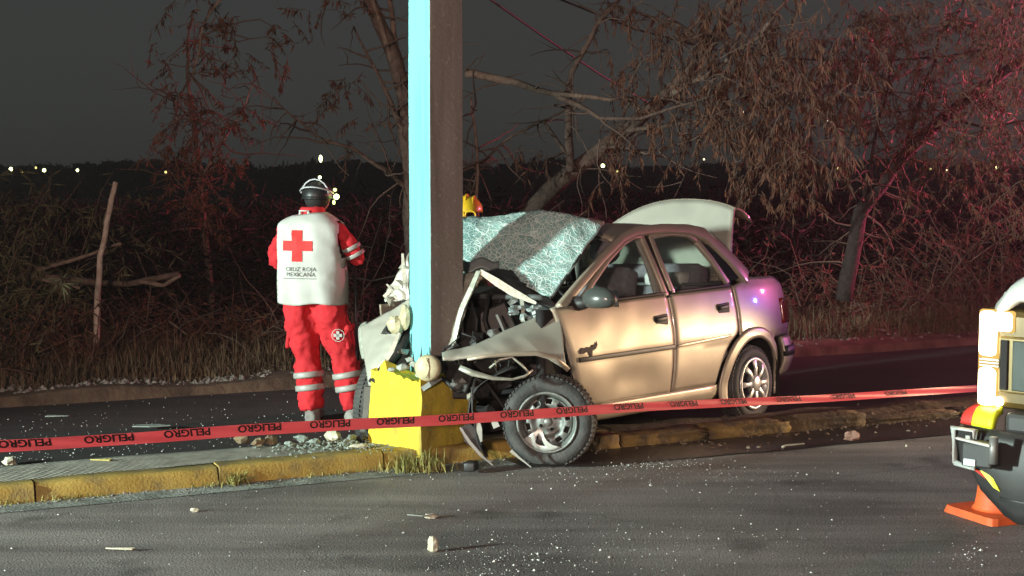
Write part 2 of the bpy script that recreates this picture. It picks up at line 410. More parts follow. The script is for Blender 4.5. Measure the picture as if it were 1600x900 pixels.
# ------------------------------------------------------------------ ground, roads, median, verge
def sheet(name, u0, u1, v0, v1, z, m, nu=1, nv=1, kind="structure"):
    b = MB(); b.grid(lambda s, t: rd(u0 + (u1 - u0) * s, v0 + (v1 - v0) * t, z), nu, nv)
    return tag(b.build(name, m, smooth=False), kind=kind)
V_K0, V_K1 = 7.75, 8.33        # median edges
V_F = 11.43                    # far edge of the far carriageway
sheet("ground", -150, 200, -40, 240, -0.12, M_FIELD)
sheet("near_road", -60, 80, -14, 7.80, 0.0, M_NEAR)
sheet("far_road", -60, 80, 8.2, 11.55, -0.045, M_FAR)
sheet("concrete_gutter", -60, 80, 7.55, 7.79, 0.004, M_GUT)

def hz(p, amp, sc, seed=0.0):
    return noise.noise(Vector((p[0] * sc + seed, p[1] * sc, seed))) * amp

med = tag(empty("median", rd(3.0, 8.04, 0)), kind="structure")
MEDM = Matrix.Translation(-rd(3.0, 8.04, 0))
def loc_m(v): return MEDM @ v
U_END = 3.75
b = MB()
def medtop(s, t):
    u = -30 + (U_END + 30) * s; v = V_K0 + 0.13 + (V_K1 - V_K0 - 0.13) * t
    p = rd(u, v, 0); z = 0.098 + hz(p, 0.008, 1.6)
    if t == 1: z = -0.06
    if t > 0.9: v += 0.0
    return loc_m(Vector((p.x, p.y, z)))
b.grid(lambda s, t: medtop(s, min(1.0, t * 1.12) if t < 1 else 1), 170, 8)
b.build("concrete_top", M_CONC, med)
# kerb stones, one by one, with open joints
u = -8.0; kst = random.Random(5)
while u < U_END - 0.05:
    L_ = 0.98
    e = min(u + L_, U_END)
    b = MB(); sd = kst.uniform(0, 50); dz = kst.uniform(-0.006, 0.006); dv = kst.uniform(-0.008, 0.008)
    prof = [(0.145, 0.06), (0.14, 0.104), (0.03, 0.106), (0.008, 0.098), (0.0, 0.08), (-0.004, 0.04), (-0.006, -0.02)]
    def kf(s, t, u=u, e=e, prof=prof, sd=sd, dz=dz, dv=dv):
        i = min(int(round(t * (len(prof) - 1))), len(prof) - 1)
        uu = u + 0.006 + (e - u - 0.012) * s; p = rd(uu, V_K0 + dv + prof[i][0], prof[i][1] + dz)
        w = hz((uu, prof[i][1] * 4 + prof[i][0] * 5), 0.010, 4.0, sd)
        edge = 0.012 if i in (2, 3, 4) else 0.004
        ch = max(0, noise.noise(Vector((uu * 5, i * 0.4, sd)))) * edge * 2
        return loc_m(p + Vector((-RDY, RDX, 0)) * (w * 0.5 + ch) + Vector((0, 0, w * 0.3 - ch * 0.6)))
    b.grid(kf, 18, len(prof) - 1)
    for s in (0, 1):
        ring = [kf(s, k / (len(prof) - 1)) for k in range(len(prof))]
        b.add(ring, [tuple(range(len(ring))) if s else tuple(range(len(ring) - 1, -1, -1))])
    b.build("kerb_stone", M_KERBY, med)
    u = e
# broken kerb behind the wreck: tilted worn blocks, then rubble and earth
u = U_END + 0.02; k = 0
while u < 7.6:
    L_ = kst.uniform(0.5, 0.95)
    hgt = kst.uniform(0.07, 0.10) * (1 if u < 6.0 else 0.6)
    b = MB(); b.grid(lambda s, t: Vector((0, 0, 0)), 1, 1); b.v = []; b.f = []
    sd = kst.uniform(0, 90)
    wv = kst.uniform(0.19, 0.23)
    def bf(v, L_=L_, hgt=hgt, sd=sd, u=u, wv=wv):
        x = v.x * L_ * 0.5; y = v.y * wv * 0.5; z = v.z * hgt
        n_ = noise.noise_vector(Vector((v.x * 1.7 + sd, v.y * 1.7, v.z * 1.7))) * 0.022
        return loc_m(rd(u + L_ / 2 + x + n_.x, V_K0 + 0.10 + y + n_.y, max(-0.03, z * 0.5 + hgt * 0.42 + n_.z * 0.6)))
    bm = bmesh.new(); bmesh.ops.create_cube(bm, size=2.0); bmesh.ops.subdivide_edges(bm, edges=bm.edges[:], cuts=6, use_grid_fill=True)
    b.add([bf(v.co) for v in bm.verts], [tuple(v.index for v in f.verts) for f in bm.faces]); bm.free()
    b.build("kerb_stone", M_KERBM if u < 5.6 else M_KERBW, med)
    u += L_ + kst.uniform(0.0, 0.05); k += 1
b = MB()
def dirt(s, t):
    u = U_END + 12 * s; v = V_K0 + 0.10 + 0.62 * t; p = rd(u, v)
    h = 0.075 * math.sin(math.pi * min(1, max(0, t))) ** 0.6
    z = -0.05 + h * 1.5 + hz(p, 0.035, 2.5, 3.0) * (1 if 0 < t < 1 else 0)
    return loc_m(Vector((p.x, p.y, z)))
b.grid(dirt, 120, 8); b.build("earth_fill", M_SOIL, med)

# far verge: low rough kerb then rising scrubby soil
b = MB()
def vfar(s, t):
    u = -40 + 90 * s; q = t ** 2.2
    v = V_F + 28 * q; p = rd(u, v)
    wob = hz((u, 0), 0.10, 0.7, 9.0)
    if t == 0: return rd(u, V_F - 0.03 + wob, -0.10)
    z = 0.035 + 0.05 * min(1, q * 40) + 0.25 * min(1, q * 2.5) + hz(p, 0.05, 1.3, 2.0) + hz(p, 0.10, 0.3, 7.0) * min(1, q * 8)
    return rd(u, v + wob * max(0, 1 - t * 4), z)
b.grid(vfar, 260, 46)
tag(b.build("verge_ground", M_SOIL), kind="structure")
def verge_z(u, v):
    q = max(0.0, (v - V_F) / 28); p = rd(u, v)
    return 0.035 + 0.05 * min(1, q * 40) + 0.25 * min(1, q * 2.5) + hz(p, 0.05, 1.3, 2.0) + hz(p, 0.10, 0.3, 7.0) * min(1, q * 8)
def on_verge(px, v):
    """ground point of the verge that projects in column px at road offset v"""
    a = (px - 800) / FPX
    Y = v / (RDX - a * RDY); X = a * Y
    u, _ = uv_of((X, Y)); return Vector((X, Y, verge_z(u, v)))
#@@PART2
# ------------------------------------------------------------------ pole on its yellow footing
pole = tag(empty("pole", (-0.55, 8.61, 0.0)), "tall square concrete pole, turquoise on one face, on broken yellow footing", "pole")
PO = Vector((-0.55, 8.61, 0.0))
def sq(c, w, rot):
    c = Vector(c)
    return [c + Vector((math.cos(rot) * x - math.sin(rot) * y, math.sin(rot) * x + math.cos(rot) * y, 0)) * (w / 2)
            for x, y in ((-1, -1), (1, -1), (1, 1), (-1, 1))]
PC = Vector((-0.465, 8.635, 0)) - PO
PROT = R(36)
b = MB()
def shaft(s, t):
    z = 0.15 + 7.6 * t; w = 0.243 - 0.012 * t
    q = sq(PC, w, PROT); k = s * 4; i = int(k) % 4; f = k - int(k)
    p = q[i].lerp(q[(i + 1) % 4], f)
    ch = max(0, noise.noise(Vector((i * 7.0, z * 9, f > .5))) - 0.15) * 0.016 * max(0, 1 - min(f, 1 - f) * 8)
    p = p + (PC - p) * ch * 2 + Vector(noise.noise_vector(Vector((p.x * 3, p.y * 3, z * 1.2)))) * 0.003
    return Vector((p.x, p.y, z))
b.grid(shaft, 32, 260, closeu=True)
b.add([shaft(i / 4, 1) for i in range(4)], [(0, 1, 2, 3)])
sh = b.build("shaft", M_POLEC, pole, smooth=False, bevel=0.006)
sh.data.materials.append(M_TURQ)
ln = Vector((-math.cos(PROT), -math.sin(PROT), 0))
for p in sh.data.polygons:
    if p.normal.dot(ln) > 0.9: p.material_index = 1  # one face turquoise, the others grey-brown
# footing
b = MB(); FR = R(47)
def foot(s, t):
    w = 0.485 - 0.035 * t
    q = sq((0, 0, 0), w, FR); k = s * 4; i = int(k) % 4; f = k - int(k)
    p = q[i].lerp(q[(i + 1) % 4], f)
    top = 0.545 + 0.03 * noise.noise(Vector((s * 31.0, 2, 0))) + 0.02 * noise.noise(Vector((s * 77, 5, 1)))
    if 0.80 < s < 0.83: top += 0.05
    if s > 0.86: top -= 0.05 * (s - 0.86) / 0.14
    z = 0.06 + (top - 0.06) * t
    n_ = noise.noise_vector(Vector((p.x * 9, p.y * 9, z * 9))) * 0.008
    return Vector((p.x, p.y, z)) + n_
b.grid(foot, 96, 20, closeu=True)
ct = len(b.v); ring = [foot(i / 96, 1) for i in range(96)]
b.add(ring + [Vector((0, 0, 0.50))], [(i, (i + 1) % 96, 96) for i in range(96)])
b.build("footing", M_YEL, pole, smooth=False)
# spalled concrete chips on the footing rim
M_CHIP = mat("broken_concrete", (0.30, 0.33, 0.29), 0.95, col2=(0.45, 0.47, 0.42), nscale=20)
for i, (px, py, Y, r) in enumerate([(630, 574, 8.36, 0.030), (648, 570, 8.33, 0.024), (655, 585, 8.31, 0.020), (612, 578, 8.40, 0.018), (640, 562, 8.38, 0.022)]):
    b = MB(); b.ball(at(px, py, Y) - PO, (r * 1.3, r, r * 0.8), 7, 5, 0.3, i + 3); b.build("concrete_chip", M_CHIP, pole, smooth=False)
# splintered flakes of paint at the foot of the shaft
for i, (px, w, h) in enumerate([(645, 6, 26), (657, 7, 34), (666, 5, 20)]):
    b = MB(); y0 = 545
    b.prism([at(px - w / 2, 575, 8.42) - PO, at(px + w / 2, 575, 8.42) - PO, at(px + w / 4, 575 - h, 8.44) - PO], (0, 0.012, 0))
    b.build("paint_flake", mat("dark_steel", (0.05, 0.05, 0.05), 0.5), pole, smooth=False)

# ------------------------------------------------------------------ wrecked car
M_PAINT = mat("champagne_paint", (0.50, 0.43, 0.335), 0.42, 0.3, col2=(0.41, 0.35, 0.27), nscale=3.5, coat=0.5, lo=0.4, hi=0.75, detail=9, bump=0.04, bscale=3)
M_PAINTD = mat("dusty_lit_panel", (0.50, 0.48, 0.41), 0.45, 0.3, col2=(0.40, 0.385, 0.33), nscale=3, bump=0.08, bscale=9)  # dusty car paint with the floodlight's paleness put into the colour
M_EDGE = mat("torn_metal_edge", (0.62, 0.64, 0.55), 0.45, 0.3, col2=(0.42, 0.43, 0.36), nscale=30)
M_RUB = mat("black_rubber", (0.018, 0.018, 0.019), 0.6)
M_TYRE = mat("tyre_rubber", (0.035, 0.036, 0.036), 0.75, col2=(0.075, 0.073, 0.07), nscale=9, bump=0.3, bscale=60)
M_DARK = mat("dark_cavity", (0.012, 0.010, 0.011), 0.8)
M_PLAS = mat("black_plastic", (0.022, 0.021, 0.022), 0.5, col2=(0.035, 0.033, 0.034), nscale=12)
M_RIM = mat("steel_wheel", (0.28, 0.30, 0.285), 0.5, 0.35, col2=(0.17, 0.18, 0.17), nscale=14)
M_ALLOY = mat("silver_hubcap", (0.58, 0.58, 0.56), 0.35, 0.45)
M_GLASS = glass_mat("side_glass", (0.93, 0.95, 0.94), 0.02, 0.018)
M_CRACK = cracked_glass()
M_SEAT = mat("seat_cloth", (0.15, 0.145, 0.16), 0.9, col2=(0.21, 0.20, 0.22), nscale=30)
M_TRIM = mat("pale_trim_cloth", (0.45, 0.44, 0.41), 0.9)
M_DASH = mat("dash_plastic", (0.08, 0.09, 0.09), 0.6)
M_LENS = mat("tail_lens", (0.30, 0.012, 0.015), 0.12, coat=1.0)
M_CREAM = mat("lamp_bowl", (0.62, 0.55, 0.36), 0.5, col2=(0.45, 0.39, 0.24), nscale=18)
M_METAL = mat("grey_steel", (0.25, 0.25, 0.24), 0.5, 0.5)
M_ENG = mat("engine_block", (0.016, 0.015, 0.014), 0.5, 0.3, col2=(0.035, 0.032, 0.03), nscale=15)

CAR_P = Vector((1.09, 10.46, -0.04))
car = empty("wrecked_car")
car.location = CAR_P
CAR_R = (Matrix.Rotation(R(228.6), 3, "Z") @ Matrix.Rotation(R(-1), 3, "Y") @ Matrix.Rotation(R(2.5), 3, "X"))
car.rotation_euler = CAR_R.to_euler()
tag(car, "champagne four-door sedan wrapped round the pole, bonnet crushed and boot open", "car")
def toloc(w): return CAR_R.transposed() @ (Vector(w) - CAR_P)
def atc(px, py, Y): return toloc(at(px, py, Y))

def ys(x, z):
    if z <= 0.95: y = 0.805 - 0.065 * ((z - 0.58) / 0.40) ** 2
    else: y = 0.749 - (z - 0.95) * 0.44
    if z < 0.60: y -= 0.006
    if x < -0.05: y -= 0.17 * ((-x - 0.05) / 0.8) ** 2.2
    if x > 2.0: y -= 0.10 * ((x - 2.0) / 0.8) ** 2
    return y
def belt(x): return 0.915 + 0.030 * (1.9 - x)
ARX, ARZ = -0.09, 0.24
def xdoor_f(z):          # leading edge of the front door
    return 1.86 + 0.26 * min(1, max(0, (z - 0.27) / 0.64)) ** 0.8
def xdoor_r(z):          # trailing edge of the rear door
    if z < ARZ + 0.40:
        return max(0.105, ARX + math.sqrt(max(0.0001, 0.445 ** 2 - (z - ARZ) ** 2)))
    return 0.105
def panel(name, xr, xf, zb, zt, m, sgn=1, nx=26, nz=20, off=0.0, dent=None, parent=car):
    """body side panel between trailing edge xr(z), leading edge xf(z), bottom zb(x) and top zt(x)"""
    b = MB()
    def fn(s, t):
        xm = xr(0.6) + (xf(0.6) - xr(0.6)) * s
        z = zb(xm) + (zt(xm) - zb(xm)) * t
        x = xr(z) + (xf(z) - xr(z)) * s
        y = ys(x, z) + off
        e = min(s, 1 - s) * 40
        y -= 0.010 * max(0, 1 - e) ** 2       # edges turn in at the shut lines
        if dent: y += dent(x, z)
        return Vector((x, sgn * y, z))
    b.grid(fn, nx, nz)
    if sgn > 0: b.f = [f[::-1] for f in b.f]
    return b.build(name, m, parent, solid=0.014, off=-1)

def dentF(x, z): return -0.018 * math.exp(-((x - 1.35) / 0.25) ** 2 - ((z - 0.42) / 0.10) ** 2) + 0.004 * noise.noise(Vector((x * 5, z * 5, 3))) + 0.012 * math.exp(-((x - 1.75) / 0.2) ** 2 - ((z - 0.45) / 0.15) ** 2)
def dentR(x, z): return 0.002 * noise.noise(Vector((x * 5, z * 5, 8)))
for sgn in (1, -1):
    dF = panel("front_door", lambda z: 0.905, lambda z: xdoor_f(z) - 0.004, lambda x: 0.285, lambda x: belt(x), M_PAINT, sgn, 34, 26, dent=dentF)
    dR = panel("rear_door", lambda z: xdoor_r(z) + 0.006, lambda z: 0.893, lambda x: 0.295, lambda x: belt(x), M_PAINT, sgn, 26, 26, dent=dentR)
    # handles: black recess with a flap
    for d, hx, hzv in ((dF, 1.04, 0.775), (dR, 0.285, 0.815)):
        y = ys(hx, hzv)
        b = MB(); b.box((hx, sgn * (y - 0.001), hzv), (0.15, 0.012, 0.078), Matrix.Rotation(sgn * R(4), 3, "Y")); b.build("handle_recess", M_RUB, d, bevel=0.012)
        b = MB(); b.box((hx + 0.005, sgn * (y + 0.010), hzv + 0.012), (0.115, 0.018, 0.030), Matrix.Rotation(sgn * R(4), 3, "Y")); b.build("handle", M_PLAS, d, bevel=0.007)
    # rubbing strips
    for d, x0, x1 in ((dF, 0.915, 1.925), (dR, 0.235, 0.883)):
        b = MB(); pts = [(x0 + (x1 - x0) * k / 8, sgn * (ys(x0 + (x1 - x0) * k / 8, 0.60) + 0.004), 0.597 + 0.045 * (0.9 - (x0 + (x1 - x0) * k / 8)) * (1 if x1 < 0.9 else 0.25)) for k in range(9)]
        b.bar(pts, 0.030 if d is dF else 0.02, 0.016, (0, sgn, 0)); b.build("rubbing_strip", M_PLAS if d is dF else M_PAINT, d, bevel=0.004)
    # sill
    b = MB()
    b.grid(lambda s, t: Vector((0.33 + 1.52 * s, sgn * (ys(0.33 + 1.52 * s, 0.28) - 0.012 - 0.05 * max(0, t - 0.55)), 0.292 - 0.10 * t)), 12, 5)
    b.build("sill", M_PAINT, car, solid=0.03, off=0)
    # quarter panel above and behind the rear arch
    def qb(x):
        d2 = 0.405 ** 2 - (x - ARX) ** 2
        z = ARZ + math.sqrt(d2) if d2 > 0 else ARZ
        return max(z, 0.575 if x < -0.40 else 0.3)
    def qt(x): return 0.965 + 0.055 * min(1, max(0, (0.105 - x) / 0.25)) - 0.10 * max(0, (-x - 0.52) / 0.3) ** 2
    qp = panel("rear_quarter", lambda z: -0.80, lambda z: 0.096, qb, qt, M_PAINT, sgn, 60, 20)
    # arch moulding
    b = MB()
    def arch(s, t):
        a = R(-14) + R(208) * s; r = 0.352 + 0.075 * t
        x = ARX + r * math.cos(a); z = ARZ + r * math.sin(a)
        return Vector((x, sgn * (ys(x, max(0.3, z)) + 0.012 * (1 - t) + 0.004), z))
    b.grid(arch, 40, 4)
    b.build("arch_moulding", M_PAINT, qp, solid=0.02, off=0)
    b = MB()
    b.grid(lambda s, t: Vector((ARX + 0.355 * math.cos(R(-20) + R(220) * s), sgn * (0.79 - 0.45 * t), ARZ + 0.355 * math.sin(R(-20) + R(220) * s))), 24, 3)
    b.build("wheel_housing", M_DARK, car)
    # tail lamp at the corner
    b = MB()
    def tl(s, t):
        z = 0.665 + 0.185 * t; x = -0.60 - 0.21 * s
        return Vector((x, sgn * (ys(x, z) + 0.006), z))
    b.grid(tl, 8, 6); b.build("tail_lamp", M_LENS, car, solid=0.02, off=0)
# rear face, bumper
def xrear(y, z):
    a = abs(y) / 0.66
    return -0.80 - 0.085 * (1 - a ** 3) + 0.16 * max(0, z - 0.70) ** 1.3
b = MB()
b.grid(lambda s, t: Vector((xrear(-0.64 + 1.28 * s, 0.55 + 0.20 * t), -0.64 + 1.28 * s, 0.55 + 0.20 * t)), 20, 6)
b.build("rear_panel", M_PAINT, car, solid=0.012)
b = MB()
def rb(s, t):
    # plan path: down the left side, round the corner, across and back up the right side
    pth = [(-0.49, 0.775), (-0.60, 0.755), (-0.70, 0.715), (-0.79, 0.64), (-0.85, 0.52), (-0.885, 0.30), (-0.895, 0.0)]
    pth = pth + [(x, -y) for x, y in pth[-2::-1]]
    k = s * (len(pth) - 1); i = min(int(k), len(pth) - 2); f = k - i
    x = pth[i][0] * (1 - f) + pth[i + 1][0] * f; y = pth[i][1] * (1 - f) + pth[i + 1][1] * f
    z = 0.285 + 0.29 * t
    o = 0.035 * math.sin(math.pi * min(1, t * 0.9 + 0.05)) - 0.05 * max(0, 0.35 - t)
    d = Vector((x + 0.2, y, 0)).normalized()
    return Vector((x + d.x * o, y + d.y * o, z))
b.grid(rb, 48, 12)
bump = b.build("rear_bumper", M_PAINT, car, solid=0.02)
b = MB(); b.bar([rb(k / 30, 0.62) + (rb(k / 30, 0.62) * Vector((1, 1, 0)) if False else Vector((0, 0, 0))) for k in range(31)], 0.03, 0.075, (0, 0, 1)); b.build("bumper_strip", M_PLAS, bump)

# roof, rails, pillars
def roof(s, t):
    x = 0.16 + 1.12 * s; y = -0.585 + 1.17 * t
    a = abs(y) / 0.585
    z = 1.345 + 0.085 * (1 - a ** 2.6) - 0.05 * max(0, (0.55 - x) / 0.4) ** 2 - 0.03 * max(0, (x - 0.95) / 0.33) ** 2
    z += 0.018 * noise.noise(Vector((x * 4, y * 4, 1))) * max(0, (x - 0.7) / 0.5)
    return Vector((x, y, z))
b = MB(); b.grid(roof, 24, 22); b.build("roof", M_PAINT, car, solid=0.02)
b = MB(); b.grid(lambda s, t: roof(s, 0.03 + 0.94 * t) - Vector((0, 0, 0.035)), 16, 14); b.build("headliner", M_TRIM, car)
for sgn in (1, -1):
    sy = lambda x, z: sgn * ys(x, z)
    A = [(2.02, sgn * 0.735, 0.905), (1.80, sgn * 0.705, 1.03), (1.50, sgn * 0.655, 1.19), (1.22, sgn * 0.605, 1.315), (1.02, sgn * 0.578, 1.362), (0.70, sgn * 0.572, 1.378), (0.40, sgn * 0.572, 1.368), (0.22, sgn * 0.582, 1.335), (0.08, sgn * 0.610, 1.24), (-0.06, sgn * 0.655, 1.12), (-0.16, sgn * 0.695, 1.01)]
    nn = [(-0.2, sgn, 0.5)] * 11
    b = MB(); b.bar(A, [0.06, 0.06, 0.06, 0.065, 0.07, 0.07, 0.08, 0.11, 0.13, 0.15, 0.17], 0.05, nn)
    b.build("roof_rail", M_PAINT, car, bevel=0.014)
    # door window frames and pillars
    def P(x, z, o=0.0): return (x, sgn * (ys(x, z) + o), z)
    nv = (0, sgn, 0.42)
    f1 = [P(1.86, 0.92), P(1.66, 1.045), P(1.40, 1.19), P(1.18, 1.29), P(1.06, 1.325), P(0.965, 1.33)]
    b = MB(); b.bar(f1, 0.034, 0.03, nv); b.bar([P(0.965, 1.335), P(0.945, 1.13), P(0.935, 0.93)], 0.045, 0.03, nv); b.build("front_window_frame", M_PAINT, car, bevel=0.008)
    b = MB(); b.bar([P(0.905, 1.345, -0.008), P(0.895, 1.13, -0.008), P(0.892, 0.92, -0.006)], 0.05, 0.02, nv); b.build("door_pillar", M_PLAS, car)
    f2 = [P(0.85, 0.945), P(0.86, 1.13), P(0.865, 1.328), P(0.60, 1.345), P(0.42, 1.335), P(0.335, 1.29), P(0.24, 1.16), P(0.15, 0.985)]
    b = MB(); b.bar(f2[:3], 0.045, 0.03, nv); b.bar(f2[2:6], 0.034, 0.03, nv); b.bar(f2[5:], 0.05, 0.03, nv); b.build("rear_window_frame", M_PAINT, car, bevel=0.008)
    b = MB(); b.bar([P(0.93, 1.32, -0.05), P(0.91, 1.13, -0.05), P(0.90, 0.75, -0.05)], 0.10, 0.02, nv); b.build("pillar_trim", M_TRIM, car); b = MB(); b.bar([P(0.25, 1.30, -0.05), P(0.14, 1.16, -0.05), P(0.02, 1.0, -0.05)], 0.10, 0.02, nv); b.build("pillar_trim", M_TRIM, car)
    b = MB(); b.grid(lambda s, t: Vector((0.2 + 1.6 * s, sgn * (ys(0.2 + 1.6 * s, 0.3 + 0.6 * t) - 0.06), 0.3 + 0.6 * t)), 10, 6); b.build("door_card", M_SEAT, car, solid=0.02)
    # window rubber along the belt
    for x0, x1 in ((0.91, 1.88), (0.14, 0.885)):
        b = MB(); b.bar([P(x0 + (x1 - x0) * k / 6, belt(x0 + (x1 - x0) * k / 6) + 0.006, 0.003) for k in range(7)], 0.022, 0.018, (0, sgn, 0)); b.build("window_rubber", M_RUB, car)
    # panes
    def pane(name, poly):
        c = [P(x, z, -0.018) for x, z in poly]
        b = MB(); b.add(c, [tuple(range(len(c)))]); b.build(name, M_GLASS, car, smooth=False, solid=0.004)
    pane("rear_side_window", [(0.16, 0.98), (0.84, 0.95), (0.855, 1.32), (0.60, 1.335), (0.42, 1.325), (0.335, 1.28), (0.24, 1.15)])
    pane("front_side_window", [(0.95, 0.935), (1.84, 0.925), (1.66, 1.04), (1.40, 1.18), (1.18, 1.28), (1.06, 1.315), (0.97, 1.32)])
    b = MB(); q = [P(0.13, 0.99, -0.004), P(0.225, 1.16, -0.004), P(0.315, 1.28, -0.004), P(0.20, 1.26, -0.004), P(0.06, 1.13, -0.004), P(-0.02, 1.02, -0.004)]
    b.add(q, [tuple(range(6))]); b.build("quarter_window", mat("dark_pane", (0.012, 0.012, 0.014), 0.08, coat=1.0), car, smooth=False, solid=0.006)
# rear shelf, rear screen, deck rim
b = MB(); b.grid(lambda s, t: Vector((0.17 - 0.30 * s, (-0.52 - 0.08 * s) + (1.04 + 0.16 * s) * t, 1.36 - 0.33 * s + 0.03 * math.sin(math.pi * t))), 6, 10); b.build("rear_window", M_GLASS, car, solid=0.005)
b = MB(); b.box((-0.20, 0, 1.005), (0.14, 1.36, 0.03)); b.build("deck_panel", M_PAINT, car, bevel=0.008)
b = MB(); b.box((-0.42, 0, 0.58), (0.62, 1.18, 0.04)); b.box((-0.11, 0, 0.78), (0.03, 1.20, 0.42)); b.build("boot_floor", M_DARK, car)
b = MB(); b.box((0.82, 0, 0.28), (2.2, 1.42, 0.05)); b.box((0.9, 0, 0.20), (2.9, 0.9, 0.06)); b.build("floor_pan", M_DARK, car)

# open boot lid: outer skin stands upright and faces forward, the plate panel points back
lid = empty("boot_lid"); lid.parent = car
def lidf(s, t):
    y = -0.66 + 1.24 * s; a = abs(y) / 0.62
    L_ = 0.62 * t
    x = -0.15 - 0.10 * t - 0.07 * (1 - a * a) * t + 0.02 * math.sin(math.pi * t)
    top = 1.02 + L_ * 0.94 - 0.10 * a ** 2.4 * t
    if y < 0: top -= 0.07 * a * a * t
    return Vector((x, y * (1 - 0.07 * t), top))
b = MB(); b.grid(lidf, 26, 16); b.build("lid_skin", M_PAINTD, lid, solid=0.018, off=0)
b = MB()
b.grid(lambda s, t: lidf(s, 1.0) + Vector((-0.24 * t, 0, 0.03 * math.sin(math.pi * t) - 0.10 * t)), 26, 6); b.build("plate_panel", M_PAINT, lid, solid=0.018, off=0)
for sgn in (1, -1):
    b = MB(); b.tube([(-0.08, sgn * 0.50, 0.92), (-0.12, sgn * 0.50, 1.02), (-0.20, sgn * 0.50, 1.10), (-0.25, sgn * 0.48, 1.30)], 0.014); b.build("lid_hinge", M_METAL, lid)
b = MB(); b.box((-0.24, 0.0, 1.16), (0.015, 0.9, 0.05)); b.build("lid_brace", M_DARK, lid)

# seats, wheel, dash
def seat(x, y, w):
    st = empty("seat"); st.parent = car
    b = MB(); b.grid(lambda s, t: Vector((x + 0.30 - 0.46 * t * 0.9, y - w / 2 + w * s, 0.56 + 0.03 * math.sin(math.pi * s) + 0.04 * math.sin(math.pi * t))), 8, 6); b.build("cushion", M_SEAT, st, solid=0.16)
    b = MB(); b.grid(lambda s, t: Vector((x - 0.12 - 0.20 * t - 0.02 * math.sin(math.pi * s), y - (w / 2) * (1 - 0.18 * t) + w * (1 - 0.18 * t) * s, 0.58 + 0.56 * t)), 8, 8); b.build("seat_back", M_SEAT, st, solid=0.13, bevel=0.03)
    if w < 0.8:
        b = MB(); b.ball((x - 0.345, y, 1.235), (0.055, 0.13, 0.09), 12, 8); b.build("headrest", M_SEAT, st)
seat(1.42, 0.36, 0.50); seat(1.42, -0.36, 0.50); seat(0.50, 0.0, 1.25)
b = MB(); b.grid(lambda s, t: Vector((1.86 + 0.25 * t, -0.66 + 1.32 * s, 0.96 - 0.20 * (1 - t) ** 2 + 0.012 * noise.noise(Vector((s * 9, t * 4, 0))))), 20, 6); b.build("dashboard", M_DASH, car, solid=0.03)
b = MB(); cs = Vector((1.66, 0.36, 0.88)); ax = Vector((-0.88, 0, 0.47)); e1 = Vector((0, 1, 0)); e2 = ax.cross(e1)
b.tube([cs + e1 * (0.185 * math.cos(R(12 * k))) + e2 * (0.185 * math.sin(R(12 * k))) for k in range(31)], 0.016, 8, cap=False)
for a_ in (0, 180, 270): b.tube([cs, cs + e1 * (0.18 * math.cos(R(a_))) + e2 * (0.18 * math.sin(R(a_)))], 0.016)
b.ball(cs, (0.05, 0.07, 0.07)); b.build("steering_wheel", M_PLAS, car)
b = MB(); b.grid(lambda s, t: Vector((1.78 + 0.05 * math.sin(math.pi * t), 0.05 + 0.45 * s, 0.80 + 0.22 * t)) + noise.noise_vector(Vector((s * 4, t * 4, 2))) * 0.06, 12, 8)
b.build("burst_airbag", mat("airbag_cloth", (0.10, 0.12, 0.22), 0.9), car, solid=0.01)

b = MB(); b.box((0.22, 0.28, 1.02), (0.16, 0.34, 0.10)); b.build("parcel", mat("white_cloth", (0.6, 0.6, 0.57), .9), car, bevel=0.03)
b = MB(); b.box((0.08, 0, 0.985), (0.42, 1.22, 0.02)); b.build("parcel_shelf", M_DASH, car)
# door mirror
mr = empty("door_mirror"); mr.parent = car
mc = Vector((1.845, 0.905, 0.955))
b = MB(); b.ball(mc, (0.075, 0.125, 0.075), 16, 10)
b.v = [(x, y, z if z > mc.z - 0.05 else mc.z - 0.05 + (z - mc.z + 0.05) * 0.3) for x, y, z in b.v]
b.build("mirror_shell", mat("grey_shell", (0.07, 0.08, 0.075), 0.3, coat=0.6), mr)
b = MB(); b.tube([(1.88, 0.74, 0.925), (1.87, 0.80, 0.93), (1.86, 0.85, 0.945)], [0.05, 0.04, 0.035], 8); b.build("mirror_stalk", M_PLAS, mr)
b = MB(); b.box(mc + Vector((-0.066, 0.0, 0.0)), (0.012, 0.19, 0.10)); b.build("mirror_glass", mat("mirror_silver", (0.6, 0.6, 0.6), 0.05, 1.0), mr)

# dark worn sticker on the front door
stk = [(1.925, .640), (1.90, .660), (1.87, .652), (1.85, .662), (1.815, .655), (1.79, .672), (1.765, .668), (1.752, .690), (1.745, .668), (1.758, .650), (1.775, .640), (1.80, .634), (1.805, .605), (1.822, .600), (1.835, .625), (1.86, .632), (1.89, .622), (1.915, .622)]
b = MB(); b.prism([(x, ys(x, z) + 0.004 + dentF(x, z), z) for x, z in stk], (0, 0.003, 0)); b.build("worn_sticker", mat("dark_sticker", (0.035, 0.022, 0.02), 0.7), car, smooth=False)

